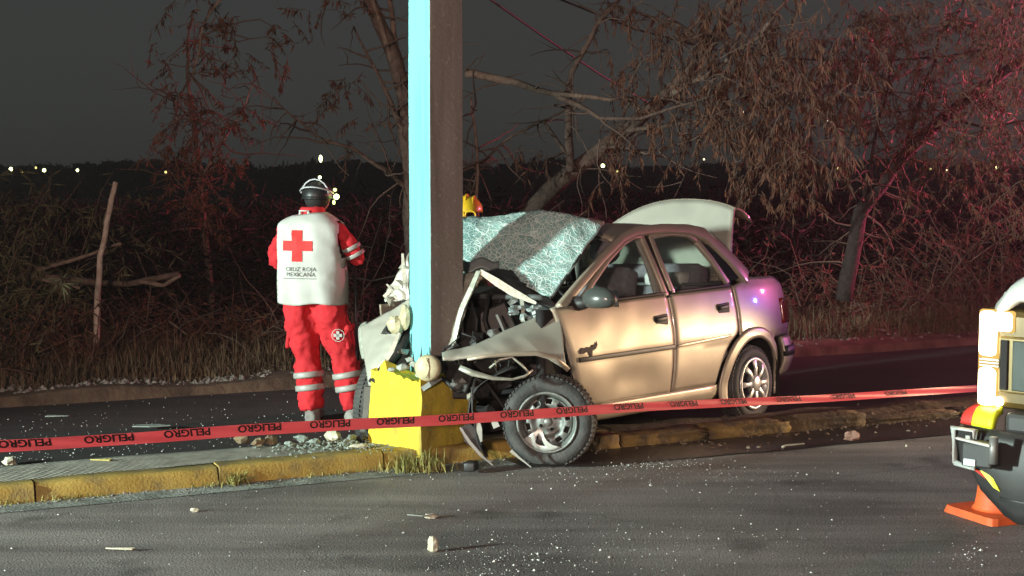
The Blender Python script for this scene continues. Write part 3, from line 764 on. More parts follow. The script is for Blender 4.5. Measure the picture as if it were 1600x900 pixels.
# ---- wheels
def wheel(name, c, nrm, kind, rad=0.278, w=0.175):
    n_ = Vector(nrm).normalized(); up = Vector((0, 0, 1)); e1 = up.cross(n_).normalized(); e2 = n_.cross(e1)
    c = Vector(c)
    root = empty(name); root.parent = car
    fn = lambda r, a, q: c + n_ * a + (e1 * math.cos(q) + e2 * math.sin(q)) * r
    h = w / 2
    prof = [(0.170, h - 0.035), (0.182, h - 0.012), (0.200, h - 0.001), (0.225, h + 0.004), (0.248, h - 0.003), (rad - 0.018, h - 0.014), (rad - 0.006, h - 0.026), (rad - 0.003, h - 0.045), (rad, 0), (rad - 0.003, -h + 0.045), (rad - 0.006, -h + 0.026), (rad - 0.02, -h + 0.012), (0.235, -h), (0.19, -h + 0.01), (0.17, -h + 0.04)]
    b = MB(); b.lathe(prof, 64, fn); ty = b.build("tyre", M_TYRE, root)
    b = MB()
    for k in range(58):          # tread blocks
        q = 2 * math.pi * k / 58
        for a0, a1, sh_ in ((-h + 0.028, -0.028, 0.0), (-0.020, 0.020, 0.5), (0.028, h - 0.012, 0.0)):
            q0 = q + sh_ * 2 * math.pi / 58; q1 = q0 + 0.62 * 2 * math.pi / 58
            ro = rad + 0.007
            pts = [fn(rad - 0.012, a0, q0), fn(rad - 0.012, a1, q0), fn(rad - 0.012, a1, q1), fn(rad - 0.012, a0, q1),
                   fn(ro, a0, q0), fn(ro - (0.010 if a1 > h - 0.02 else 0), a1, q0), fn(ro - (0.010 if a1 > h - 0.02 else 0), a1, q1), fn(ro, a0, q1)]
            b.add(pts, [(4, 5, 6, 7), (0, 1, 5, 4), (1, 2, 6, 5), (2, 3, 7, 6), (3, 0, 4, 7)])
    b.build("tread", M_TYRE, ty, smooth=False)
    if kind == "steel":
        b = MB(); b.lathe([(0.182, h - 0.004), (0.186, h + 0.006), (0.176, h + 0.010), (0.168, h - 0.004), (0.160, h - 0.03), (0.150, h - 0.05), (0.148, -h + 0.03)], 56, fn)
        rm = b.build("rim", M_RIM, root)
        b = MB(); rr_ = [0.152, 0.140, 0.124, 0.108, 0.095, 0.080, 0.066, 0.052, 0.040, 0.03, 0.0001]
        aa = [h - 0.05, h - 0.036, h - 0.026, h - 0.024, h - 0.034, h - 0.048, h - 0.052, h - 0.040, h - 0.040, h - 0.040, h - 0.040]
        NA = 80
        b.grid(lambda s, t: fn(rr_[int(round(t * 10))], aa[int(round(t * 10))], 2 * math.pi * s), NA, 10, closeu=True, skip=lambda i, j: j in (1, 2) and (i % 8) in (1, 2, 3, 4))
        b.build("wheel_disc", M_RIM, rm, solid=0.004)
        b = MB(); b.lathe([(0.15, h - 0.075), (0.0001, h - 0.075)], 40, fn); b.build("brake_drum", M_DARK, rm)
        b = MB()
        for k in range(4):
            q = k * math.pi / 2 + 0.5; cc = fn(0.05, h - 0.036, q); b.lathe([(0.011, 0), (0.010, 0.014), (0.0001, 0.016)], 6, lambda r, a, t_, cc=cc: cc + n_ * a + (e1 * math.cos(t_) + e2 * math.sin(t_)) * r)
        b.build("wheel_bolt", M_DARK, rm)
        b = MB(); b.lathe([(0.028, h - 0.04), (0.026, h - 0.02), (0.020, h - 0.012), (0.0001, h - 0.010)], 20, fn); b.build("hub_cap", M_METAL, rm)
        # broken remains of the plastic trim
        b = MB(); b.grid(lambda s, t: fn(0.045 + 0.125 * t, h + 0.006 + 0.012 * math.sin(math.pi * t), R(215) + R(26 + 60 * t) * s), 14, 8, skip=lambda i, j: (j in (3, 4, 5) and 5 <= i <= 9)); b.build("broken_trim", mat("trim_silver", (0.66, 0.68, 0.64), 0.35, 0.2), rm, solid=0.004)
    else:
        b = MB(); b.lathe([(0.186, h - 0.004), (0.190, h + 0.008), (0.172, h + 0.012), (0.160, h + 0.002), (0.156, h - 0.05)], 56, fn); rm = b.build("rim", M_ALLOY, root)
        b = MB(); b.lathe([(0.165, h - 0.045), (0.0001, h - 0.045)], 40, fn); b.build("brake_drum", M_DARK, rm)
        for k in range(8):
            q = 2 * math.pi * k / 8; b = MB()
            p0 = fn(0.045, h + 0.012, q); p1 = fn(0.11, h + 0.018, q); p2 = fn(0.168, h + 0.004, q)
            b.bar([p0, p1, p2], [0.034, 0.028, 0.046], 0.016, n_); b.build("spoke", M_ALLOY, rm, bevel=0.004)
        b = MB(); b.lathe([(0.062, h + 0.004), (0.060, h + 0.020), (0.045, h + 0.028), (0.0001, h + 0.030)], 28, fn); b.build("hub_cap", M_ALLOY, rm)
    return root
nS = (0, 1, 0.02)
wheel("wheel", (ARX + 0.02, 0.715, 0.262), nS, "alloy", 0.272)
wheel("wheel", (ARX + 0.02, -0.70, 0.262), (0, -1, 0), "alloy", 0.272)
FWC = at(858, 657, 8.42)
fw = toloc(FWC); fnrm = CAR_R.transposed() @ Vector((-0.17, -0.98, 0.03))
wheel("wheel", fw, fnrm, "steel", 0.279)
wheel("wheel", (2.25, -0.62, 0.27), (0.4, -0.9, 0.1), "steel", 0.275)

# ---- crushed front end
def ctrl(net, nu=20, nv=20, crumple=0.0, fr=6.0, seed=0.0):
    """smooth sheet through a 3x3 net of points, crumpled by noise"""
    def lg(t): return ((1 - t) * (1 - 2 * t), 4 * t * (1 - t), t * (2 * t - 1))
    N = [[Vector(p) for p in row] for row in net]
    def fn(s, t):
        a = lg(s); c = lg(t); p = Vector((0, 0, 0))
        for j in range(3):
            for i in range(3): p += N[j][i] * (a[i] * c[j])
        if crumple:
            p += noise.noise_vector(p * fr + Vector((seed, 0, 0))) * crumple
            q_ = p * fr * 1.7 + Vector((seed, 3, 0))
            p += Vector((0.3, 0.5, 0.8)) * ((abs(noise.noise(q_)) + 0.5 * abs(noise.noise(q_ * 2.3))) * crumple * 1.1)
        return p
    b = MB(); b.grid(fn, nu, nv); return b
wsn = [[atc(770, 344, 9.36), atc(848, 331, 9.10), atc(940, 352, 9.10)],
       [atc(690, 354, 9.15), atc(800, 388, 8.93), atc(902, 408, 8.82)],
       [atc(684, 428, 8.98), atc(772, 436, 8.80), atc(858, 470, 8.57)]]
ctrl(wsn, 48, 40, 0.018, 4.0, 2.0).build("windscreen", M_CRACK, car, solid=0.006)
b = MB(); b.tube([atc(935, 354, 9.10), atc(905, 402, 8.83), atc(862, 466, 8.58)], 0.010, 6); b.build("windscreen_seal", M_RUB, car)
b = MB(); b.bar([atc(770, 343, 9.70), atc(848, 333, 9.42), atc(942, 350, 9.14)], 0.05, 0.03, (0.3, 0, 1)); b.build("header_rail", M_PAINT, car, bevel=0.008)
# left front wing, buckled
def wing(s, t):
    # s from the door (0) to the pole (1), t from the lower edge (0) to the top edge (1)
    top = [(872, 478, 8.52), (800, 513, 8.36), (740, 540, 8.24), (690, 556, 8.18)]
    bot = [(888, 580, 8.30), (850, 556, 8.26), (770, 556, 8.16), (692, 566, 8.13)]
    def ev(c, q):
        k = q * 3; i = min(int(k), 2); f = k - i; f = f * f * (3 - 2 * f) * 0.5 + f * 0.5
        return Vector(c[i]).lerp(Vector(c[i + 1]), f)
    p = ev(bot, s).lerp(ev(top, s), t)
    p.z -= 0.05 * math.sin(math.pi * t) * (1 - 0.6 * s)
    w = at(p.x, p.y, p.z)
    w += noise.noise_vector(w * 5) * 0.012 + Vector((0.1, -0.3, 0.6)) * (abs(noise.noise(w * 7 + Vector((3, 0, 0)))) * 0.035 * s)
    return toloc(w)
b = MB(); b.grid(wing, 60, 24); wg = b.build("front_wing", M_PAINTD, car, solid=0.008, off=0)
b = MB(); b.bar([atc(888, 578, 8.27), atc(868, 560, 8.24), atc(838, 552, 8.20), atc(800, 553, 8.17), atc(762, 556, 8.14), atc(730, 562, 8.12)], [0.03, 0.03, 0.03, 0.028, 0.022, 0.015], 0.012, CAR_R.transposed() @ Vector((0, -1, 0.2)))
b.build("arch_lip", M_PAINT, wg)
# strip of torn wing lip hanging across the wheel well
b = MB(); b.bar([atc(718, 574, 8.10), atc(738, 583, 8.10), atc(770, 591, 8.12), atc(800, 593, 8.16), atc(820, 588, 8.2), atc(832, 578, 8.24)], [0.030, 0.036, 0.022, 0.014, 0.014, 0.010], 0.008, CAR_R.transposed() @ Vector((0.1, -1, 0.35)))
b.build("torn_lip", M_EDGE, car)
b = MB(); b.tube([atc(765, 575, 8.22), atc(780, 562, 8.2), atc(800, 558, 8.2), atc(815, 570, 8.22), atc(826, 582, 8.24)], 0.007, 6); b.build("bent_bracket", M_EDGE, car)
# gap between wing and door: dark hinge pillar
b = MB()
b.grid(lambda s, t: Vector((2.02 + 0.16 * s, 0.70 - 0.02 * s, 0.30 + 0.60 * t)), 4, 8); b.build("hinge_pillar", M_DARK, car, solid=0.05)
# wheel-well liner hanging down in front of the wheel
b = MB()
def liner(s, t):
    a = R(100 + 130 * s)
    c = at(820, 650, 8.34)
    w = Vector((c.x + 0.36 * math.cos(a) * 0.92, c.y - 0.05 + 0.34 * t, c.z + 0.30 * math.sin(a)))
    return toloc(w + noise.noise_vector(w * 6) * 0.018)
b.grid(liner, 22, 8); b.build("arch_liner", M_PLAS, car, solid=0.006)
b = MB(); b.tube([atc(742, 592, 8.15), atc(738, 610, 8.13), atc(738, 640, 8.12), atc(746, 690, 8.12), atc(764, 724, 8.14)], 0.006, 5); b.build("liner_rim", M_PLAS, car)
def ribbon(name, pts, w, m, th=0.006, nrm=(0, -1, 0.1), parent=car):
    b = MB(); b.bar([atc(*p) for p in pts], w, th, CAR_R.transposed() @ Vector(nrm)); return b.build(name, m, parent, smooth=False)
ribbon("plastic_strip", [(719, 668, 8.14), (733, 690, 8.13), (752, 712, 8.12), (770, 727, 8.12)], [0.012, 0.020, 0.016, 0.008], M_METAL)
ribbon("plastic_strip", [(744, 654, 8.13), (749, 672, 8.12), (752, 690, 8.12)], [0.030, 0.034, 0.010], mat("pale_trim", (0.42, 0.42, 0.38), 0.5))
ribbon("plastic_strip", [(772, 658, 8.16), (776, 668, 8.15)], [0.036, 0.040], mat("pale_trim", (0.42, 0.42, 0.38), 0.5))
ribbon("plastic_strip", [(798, 704, 8.2), (812, 716, 8.2), (830, 730, 8.2)], [0.02, 0.012, 0.006], mat("pale_trim", (0.42, 0.42, 0.38), 0.5))
ribbon("splash_shield", [(726, 664, 8.16), (738, 684, 8.15), (750, 704, 8.15)], [0.06, 0.10, 0.03], M_PLAS)
b = MB(); b.box(atc(736, 728, 8.12), (0.10, 0.07, 0.055), Matrix.Rotation(0.5, 3, "Z")); b.build("broken_bracket", M_PLAS, car, bevel=0.01)

# bonnet folded into a tent: two crumpled halves with pale torn edges
apex = (750, 424, 8.62)
h1 = [[atc(700, 430, 8.75), atc(728, 427, 8.70), atc(*apex)],
      [atc(694, 480, 8.66), atc(712, 478, 8.62), atc(731, 472, 8.56)],
      [atc(690, 540, 8.56), atc(700, 540, 8.54), atc(711, 540, 8.50)]]
ctrl(h1, 28, 32, 0.016, 9, 4).build("bonnet", M_PAINTD, car, solid=0.006)
h2 = [[atc(*apex), atc(800, 424, 8.80), atc(826, 432, 8.86)],
      [atc(790, 446, 8.60), atc(815, 442, 8.72), atc(838, 450, 8.76)],
      [atc(838, 474, 8.56), atc(846, 470, 8.60), atc(856, 470, 8.62)]]
ctrl(h2, 30, 28, 0.014, 9, 9).build("bonnet", M_PLAS, car, solid=0.006)
ribbon("bonnet_edge", [(748, 424, 8.60), (737, 450, 8.56), (722, 482, 8.53), (717, 500, 8.51), (710, 540, 8.48)], [0.030, 0.034, 0.038, 0.030, 0.012], M_EDGE, 0.012, (-0.5, -0.8, 0.2))
ribbon("bonnet_edge", [(750, 424, 8.60), (775, 440, 8.58), (800, 456, 8.56), (820, 466, 8.54), (838, 474, 8.52)], [0.028, 0.046, 0.048, 0.036, 0.016], M_EDGE, 0.012, (-0.4, -0.8, 0.3))
ribbon("bonnet_stay", [(815, 468, 8.54), (817, 485, 8.50), (817, 503, 8.46)], [0.024, 0.022, 0.026], M_EDGE, 0.01)
ribbon("bonnet_stay", [(776, 492, 8.50), (783, 508, 8.47), (789, 522, 8.44)], [0.014, 0.014, 0.01], M_METAL, 0.01)
b = MB(); b.grid(lambda s, t: atc(722 + 58 * s, 407 + 16 * t + 4 * math.sin(9 * s), 8.86 - 0.06 * t), 10, 4); b.build("scuttle_panel", mat("grey_scuttle", (0.22, 0.25, 0.25), 0.5), car, solid=0.01)
b = MB()
for i in range(16):
    px = 796 + rnd.uniform(0, 50); py = 480 + rnd.uniform(-4, 18) + (820 - px) * 0.12
    b.ball(atc(px, py, 8.47 + rnd.uniform(-0.02, 0.03)), (rnd.uniform(.02, .05), rnd.uniform(.015, .03), rnd.uniform(.008, .02)), 6, 4, 0.4, i)
b.build("windscreen_shards", mat("glass_frost", (0.42, 0.52, 0.52), 0.3), car, smooth=False)
# engine bay mass behind the opening
b = MB()
for i, (px, py, Y, s_) in enumerate([(745, 500, 8.80, .16), (775, 500, 8.82, .18), (800, 490, 8.86, .13), (735, 540, 8.62, .12), (700, 580, 8.52, .13), (730, 590, 8.46, .12), (765, 560, 8.6, .2), (770, 480, 8.95, .2), (690, 520, 8.80, .2), (620, 520, 8.86, .12), (610, 560, 8.84, .10), (800, 540, 8.66, .16), (720, 610, 8.50, .08), (760, 600, 8.54, .12)]):
    b.box(atc(px, py, Y), (s_ * 1.5, s_ * 1.2, s_), Matrix.Rotation(i * 0.7, 3, "Z") @ Matrix.Rotation(i * 0.4, 3, "X"))
b.build("engine", M_ENG, car, smooth=False, bevel=0.012)
for i, pts in enumerate([[(722, 580, 8.4), (760, 600, 8.42), (790, 640, 8.46), (830, 660, 8.46)], [(700, 600, 8.42), (730, 610, 8.40), (750, 580, 8.44)], [(735, 470, 8.66), (745, 500, 8.62), (742, 545, 8.6)], [(765, 455, 8.70), (757, 500, 8.64), (770, 540, 8.6)], [(690, 590, 8.40), (715, 612, 8.38), (735, 602, 8.40)]]):
    b = MB(); b.tube([atc(*p) for p in pts], 0.014, 6); b.build("hose", M_RUB, car)
# headlamp bowl pinned against the pole
hb = atc(668, 575, 8.24); hn = (CAR_R.transposed() @ Vector((-0.25, -0.95, 0.1))).normalized(); he = hn.cross(Vector((0, 0, 1))).normalized(); hf = he.cross(hn)
b = MB(); b.lathe([(0.074, -0.045), (0.080, -0.01), (0.078, 0.006), (0.066, 0.020), (0.040, 0.030), (0.0001, 0.034)], 28, lambda r, a, q: hb + hn * a + he * (r * math.cos(q)) + hf * (r * math.sin(q)))
hl = b.build("headlamp_bowl", M_CREAM, car)
b = MB(); b.tube([hb + hn * 0.036 + hf * (0.06 * k) - he * (0.02 * (1 - k * k)) for k in (-1, -.5, 0, .5, 1)], 0.004, 5); b.build("bowl_rib", M_CREAM, hl)
ribbon("torn_bracket", [(690, 556, 8.22), (706, 548, 8.24), (722, 540, 8.3)], [0.02, 0.03, 0.012], M_DARK, 0.01)
ribbon("torn_bracket", [(660, 608, 8.28), (672, 600, 8.26), (690, 592, 8.3)], [0.03, 0.03, 0.01], M_METAL, 0.01)
# far front corner wrapped round the other side of the pole
rc = [[atc(566, 512, 8.95), atc(600, 494, 8.88), atc(642, 468, 8.80)],
      [atc(569, 552, 8.78), atc(604, 536, 8.70), atc(636, 504, 8.72)],
      [atc(576, 602, 8.66), atc(594, 590, 8.62), atc(610, 560, 8.64)]]
ctrl(rc, 34, 34, 0.012, 3.5, 12).build("front_wing", M_PAINTD, car, solid=0.008)
rl = [[atc(561, 515, 9.0), atc(566, 507, 8.98), atc(574, 503, 8.95)], [atc(563, 540, 8.9), atc(566, 538, 8.86), atc(570, 536, 8.84)], [atc(567, 560, 8.84), atc(569, 561, 8.82), atc(572, 561, 8.80)]]
ctrl(rl, 6, 12).build("wing_fold", M_EDGE, car, solid=0.008)
up = [[atc(603, 458, 8.9), atc(616, 440, 8.9), atc(640, 392, 8.92)], [atc(602, 470, 8.86), atc(622, 456, 8.86), atc(640, 430, 8.86)], [atc(612, 468, 8.84), atc(626, 470, 8.83), atc(640, 468, 8.82)]]
ctrl(up, 24, 24, 0.018, 12, 20).build("bonnet", M_PAINTD, car, solid=0.006)
ribbon("bonnet_edge", [(629, 396, 8.90), (631, 430, 8.87), (637, 462, 8.84)], [0.014, 0.03, 0.016], M_EDGE, 0.01)
ribbon("bonnet_edge", [(600, 464, 8.86), (612, 452, 8.86), (604, 444, 8.86)], [0.022, 0.03, 0.01], M_EDGE, 0.01)
b = MB(); b.ball(atc(618, 508, 8.66), (0.05, 0.06, 0.055), 10, 7, 0.16, 2); b.ball(atc(633, 496, 8.64), (0.03, 0.04, 0.08), 8, 6, 0.12, 4); b.build("washer_bottle", M_CREAM, car, smooth=False)
b = MB(); b.tube([atc(578, 596, 8.62), atc(585, 586, 8.6), atc(592, 592, 8.6), atc(600, 606, 8.6), atc(608, 612, 8.6)], [0.012, 0.014, 0.014, 0.012, 0.004], 7); b.build("torn_bracket", M_PLAS, car)
ribbon("bumper_piece", [(576, 604, 8.66), (572, 640, 8.70), (566, 676, 8.72)], [0.05, 0.035, 0.03], M_METAL, 0.014)
ribbon("bumper_piece", [(624, 520, 8.60), (612, 548, 8.58), (603, 566, 8.57)], [0.016, 0.03, 0.014], M_EDGE, 0.01)
b = MB(); b.tube([atc(584, 598, 8.6), atc(600, 575, 8.62), atc(630, 540, 8.66), atc(640, 520, 8.7)], 0.03, 7); b.build("crash_beam", M_ENG, car)

# torn sheets and loose wires in the crushed nose
tr_ = random.Random(77)
for i, (px, py, Y, w_, m_) in enumerate([(628, 448, 8.86, .10, M_PAINTD), (612, 470, 8.84, .12, M_PAINTD), (634, 420, 8.88, .08, M_EDGE), (604, 520, 8.72, .10, M_PLAS), (628, 548, 8.62, .08, M_METAL), (606, 580, 8.62, .07, M_PAINTD),
        (728, 560, 8.44, .10, M_PLAS), (706, 548, 8.40, .08, M_METAL), (744, 532, 8.52, .12, M_PLAS), (716, 600, 8.38, .09, M_METAL), (752, 610, 8.36, .11, M_PLAS), (735, 622, 8.30, .08, M_PAINTD), (770, 520, 8.56, .09, M_METAL), (760, 640, 8.30, .10, M_PLAS), (790, 600, 8.40, .12, M_PLAS), (800, 470, 8.62, .07, M_METAL)]):
    c_ = at(px, py, Y); n_ = 7; pts = []
    e1 = Vector((tr_.uniform(-1, 1), tr_.uniform(-.4, .4), tr_.uniform(-.6, .6))).normalized(); e2 = e1.cross(Vector((tr_.uniform(-.4, .4), 1, tr_.uniform(-.5, .5)))).normalized()
    for k in range(n_):
        a_ = 2 * math.pi * k / n_; r_ = w_ * tr_.uniform(.25, .75)
        pts.append(c_ + e1 * (r_ * math.cos(a_)) + e2 * (r_ * .7 * math.sin(a_)) + Vector((0, tr_.uniform(-.02, .02), 0)))
    b = MB(); b.add([toloc(p) for p in pts] + [toloc(c_ + Vector((0, -.025, .01)))], [(k, (k + 1) % n_, n_) for k in range(n_)]); b.build("torn_sheet", m_, car, smooth=False, solid=0.004)
for i in range(9):
    px, py = tr_.uniform(705, 800), tr_.uniform(520, 610); pts = []
    for k in range(6): pts.append(atc(px, py, 8.44 + tr_.uniform(-.05, .08))); px += tr_.uniform(-16, 18); py += tr_.uniform(-6, 20)
    b = MB(); b.tube(pts, 0.005, 5); b.build("loose_wire", M_RUB if i % 3 else M_CREAM, car)
# ------------------------------------------------------------------ people
M_RED = mat("red_uniform", (0.62, 0.018, 0.028), 0.85, col2=(0.50, 0.014, 0.022), nscale=5, bump=0.5, bscale=14)
M_VEST = mat("white_vest", (0.56, 0.56, 0.53), 0.9, col2=(0.47, 0.47, 0.44), nscale=6, bump=0.25, bscale=9)
M_CROSS = mat("cross_red", (0.68, 0.03, 0.03), 0.8)
M_BAND = mat("reflective_band", (0.36, 0.35, 0.33), 0.5, 0.1)
M_SKIN = mat("skin", (0.36, 0.20, 0.13), 0.6)
M_HAIR = mat("hair", (0.012, 0.010, 0.009), 0.8)
M_BOOT = mat("work_boot", (0.16, 0.15, 0.14), 0.7, col2=(0.30, 0.29, 0.27), nscale=12)
M_HELM = mat("black_helmet", (0.015, 0.015, 0.017), 0.45)
M_HELY = mat("yellow_helmet", (0.85, 0.50, 0.02), 0.4, coat=0.4)
M_BUNK = mat("bunker_gear", (0.10, 0.075, 0.04), 0.9, col2=(0.07, 0.05, 0.03), nscale=8)
M_INK = mat("dark_print", (0.10, 0.10, 0.11), 0.9)

def limb(b, pts, radii, n=14):
    """smooth tapered limb; radii are (rx, ry) across the body and fore-aft"""
    P = [Vector(p) for p in pts]; res = []
    m = len(P)
    vs_ = []; 
    for i, p in enumerate(P):
        t = (P[min(i + 1, m - 1)] - P[max(i - 1, 0)]).normalized()
        ref = Vector((0, 1, 0)) if abs(t.y) < 0.8 else Vector((0, 0, 1))
        a = ref.cross(t).normalized(); c = t.cross(a)
        rx, ry = radii[i] if hasattr(radii[i], "__len__") else (radii[i], radii[i])
        for k in range(n):
            q = 2 * math.pi * k / n
            vs_.append(p + a * (rx * math.cos(q)) + c * (ry * math.sin(q)))
    fs = [(i * n + k, i * n + (k + 1) % n, (i + 1) * n + (k + 1) % n, (i + 1) * n + k) for i in range(m - 1) for k in range(n)]
    fs += [tuple(range(n - 1, -1, -1)), tuple((m - 1) * n + k for k in range(n))]
    b.add(vs_, fs)

def hand(parent, w, d, side, up):
    """palm, four bent fingers of unequal length and a thumb off the side"""
    w = Vector(w); d = Vector(d).normalized(); up = Vector(up).normalized(); s = d.cross(up).normalized() * side
    b = MB()
    b.tube([w, w + d * 0.03, w + d * 0.085], [0.026, 0.040, 0.040], 10, flat=0.5)
    for k, L_ in enumerate((0.072, 0.082, 0.076, 0.060)):
        r0 = w + d * 0.082 + s * (0.030 - 0.020 * k)
        p1 = r0 + d * L_ * 0.45 - up * 0.010; p2 = p1 + d * L_ * 0.2 - up * L_ * 0.35; p3 = p2 - up * L_ * 0.28 - d * L_ * 0.08
        b.tube([r0, p1, p2, p3], [0.0095, 0.009, 0.0085, 0.007], 7)
    t0 = w + d * 0.03 + s * 0.034
    b.tube([t0, t0 + d * 0.03 + s * 0.022 - up * 0.012, t0 + d * 0.058 + s * 0.016 - up * 0.032], [0.012, 0.010, 0.008], 7)
    b.build("hand", M_SKIN, parent)

def person(loc, rz, J, suit, label, cat="person"):
    """J: joints in metres, x to the right of the photo, y away, z up"""
    p = empty("person", loc, rz)
    tag(p, label, cat)
    b = MB()
    pel, ch, nk, hd = (Vector(J[k]) for k in ("pelvis", "chest", "neck", "head"))
    mid = pel.lerp(ch, 0.5)
    limb(b, [pel - Vector((0, 0, .06)), pel + Vector((0, 0, .02)), mid, ch, ch.lerp(nk, .45), nk.lerp(hd, 0.1)],
         [(.150, .115), (.165, .125), (.152, .115), (.178, .125), (.150, .095), (.062, .062)])
    limb(b, [nk.lerp(hd, 0.0), nk.lerp(hd, 0.5), hd], [(.058, .060), (.056, .060), (.05, .06)])
    for s_ in ("l", "r"):
        hip, kn, an = (Vector(J[k + s_]) for k in ("hip", "knee", "ank"))
        limb(b, [hip + Vector((0, 0, .07)), hip.lerp(kn, .3), hip.lerp(kn, .7), kn, kn.lerp(an, .35), kn.lerp(an, .75), an + Vector((0, 0, .0))],
             [(.108, .126), (.112, .124), (.102, .106), (.090, .096), (.092, .100), (.086, .092), (.080, .086)])
        sh_, el, wr = (Vector(J[k + s_]) for k in ("sho", "elb", "wri"))
        limb(b, [ch.lerp(sh_, .5) , sh_, sh_.lerp(el, .35), sh_.lerp(el, .8), el, el.lerp(wr, .4), wr], [.06, .056, .060, .060, .054, .044, .032], 12)
    body = b.build("body", suit, p)
    m = body.modifiers.new("remesh", "REMESH"); m.mode = "VOXEL"; m.voxel_size = 0.016; m.use_smooth_shade = True
    m = body.modifiers.new("smooth", "SMOOTH"); m.factor = 0.6; m.iterations = 6
    tx = bpy.data.textures.get("folds") or bpy.data.textures.new("folds", "CLOUDS"); tx.noise_scale = 0.075
    m = body.modifiers.new("folds", "DISPLACE"); m.texture = tx; m.strength = 0.050; m.mid_level = 0.5; m.texture_coords = "LOCAL"
    tx2 = bpy.data.textures.get("creases") or bpy.data.textures.new("creases", "CLOUDS"); tx2.noise_scale = 0.03
    m = body.modifiers.new("creases", "DISPLACE"); m.texture = tx2; m.strength = 0.014; m.mid_level = 0.5; m.texture_coords = "LOCAL"
    # head: skull, jaw, ears, nose, eyes, mouth facing +y (away)
    b = MB(); b.ball(hd + Vector((0, .0, .085)), (.078, .098, .115), 18, 14)
    b.v = [(x + 0, y + (0.012 if z < hd.z + .06 and y > hd.y else 0), z) for x, y, z in b.v]
    b.ball(hd + Vector((0, .105, .075)), (.014, .022, .026), 8, 6)
    for s_ in (-1, 1): b.ball(hd + Vector((s_ * .080, .0, .085)), (.014, .022, .034), 8, 6)
    head = b.build("head", M_SKIN, p)
    b = MB()
    for s_ in (-1, 1): b.ball(hd + Vector((s_ * .032, .088, .098)), (.013, .010, .009), 8, 6)
    b.tube([hd + Vector((-.025, .096, .030)), hd + Vector((0, .104, .028)), hd + Vector((.025, .096, .030))], .005, 6)
    b.build("face_features", M_HAIR, head)
    b = MB(); b.ball(hd + Vector((0, -.018, .088)), (.084, .096, .112), 18, 12); b.v = [v for v in b.v]; b.build("hair", M_HAIR, head)
    for s_, d in (("l", -1), ("r", 1)):
        an = Vector(J["ank" + s_]); toe = Vector(J["toe" + s_]); td = (toe - an); td.z = 0; td.normalize()
        b = MB(); fl = Vector((0, 0, J["floor"]))
        base = Vector((an.x, an.y, J["floor"]))
        limb(b, [base + Vector((0, 0, .16)), base + Vector((0, 0, .10)), base + Vector((0, 0, .045)), base + Vector((0, 0, .0))], [(.056, .060), (.054, .062), (.052, .07), (.052, .075)])
        limb(b, [base - td * .07 + Vector((0, 0, .04)), base + td * .03 + Vector((0, 0, .05)), base + td * .13 + Vector((0, 0, .038)), base + td * .20 + Vector((0, 0, .028))], [(.040, .040), (.046, .048), (.048, .036), (.030, .026)])
        b.v = [(x, y, max(z, J["floor"])) for x, y, z in b.v]
        bt = b.build("boot", M_BOOT, p)
        m = bt.modifiers.new("remesh", "REMESH"); m.mode = "VOXEL"; m.voxel_size = 0.010; m.use_smooth_shade = True
        m = bt.modifiers.new("smooth", "SMOOTH"); m.factor = 0.5; m.iterations = 3
        el, wr = Vector(J["elb" + s_]), Vector(J["wri" + s_])
        hand(p, wr, (wr - el), d, (0, -0.3, 1))
    return p

J1 = dict(pelvis=(0.01, 0, 0.92), chest=(0.0, 0.0, 1.34), neck=(0.0, 0.03, 1.51), head=(0.01, 0.095, 1.545),
          hipl=(-0.095, 0, 0.86), kneel=(-0.055, 0.03, 0.47), ankl=(-0.005, 0.0, 0.085), toel=(-0.02, 0.2, 0),
          hipr=(0.105, 0, 0.86), kneer=(0.20, 0.07, 0.47), ankr=(0.275, 0.05, 0.085), toer=(0.34, 0.25, 0),
          shol=(-0.195, 0.0, 1.40), elbl=(-0.275, 0.03, 1.15), wril=(-0.12, 0.27, 1.13),
          shor=(0.205, 0.0, 1.40), elbr=(0.305, 0.06, 1.19), wrir=(0.13, 0.30, 1.20), floor=0.0)
PL = gnd(490, 658, -0.045)
med1 = person((PL.x, PL.y, -0.045), R(-13), J1, M_RED, "paramedic from behind in white vest with red cross and red trousers")
med1.scale = (1.07, 1.06, 1.0)
# vest: open-sided shell over the torso
def vest(s, t):
    """s once round the torso, starting at the left side and passing the back; t from hem to shoulder"""
    z = 0.865 + 0.645 * t
    wx = 0.226 + 0.010 * math.sin(3 * t) - 0.012 * max(0, 1 - abs(t - 0.45) * 4)
    wy = 0.155 + 0.012 * (1 - t)
    if t > 0.55: wx -= 0.012 * ((t - 0.55) / 0.45)
    if t > 0.86: q = (t - 0.86) / 0.14; wx -= 0.115 * q ** 1.6; wy -= 0.075 * q ** 1.4
    a = 2 * math.pi * s + math.pi
    ca, sa = math.cos(a), math.sin(a)
    e = 0.72
    x = wx * math.copysign(abs(ca) ** e, ca); y = wy * math.copysign(abs(sa) ** e, sa)
    f = 0.012 * math.sin(x * 38 + z * 6) * (1 - t) + 0.012 * noise.noise(Vector((x * 7, z * 6, sa))) + 0.030 * (abs(noise.noise(Vector((x * 6 + z * 4, z * 5 - x * 3, 4)))) - 0.15)
    return Vector((x * (1 + f), y * (1 + f * 1.5) + f + 0.01, z + 0.008 * math.sin(x * 20)))
b = MB()
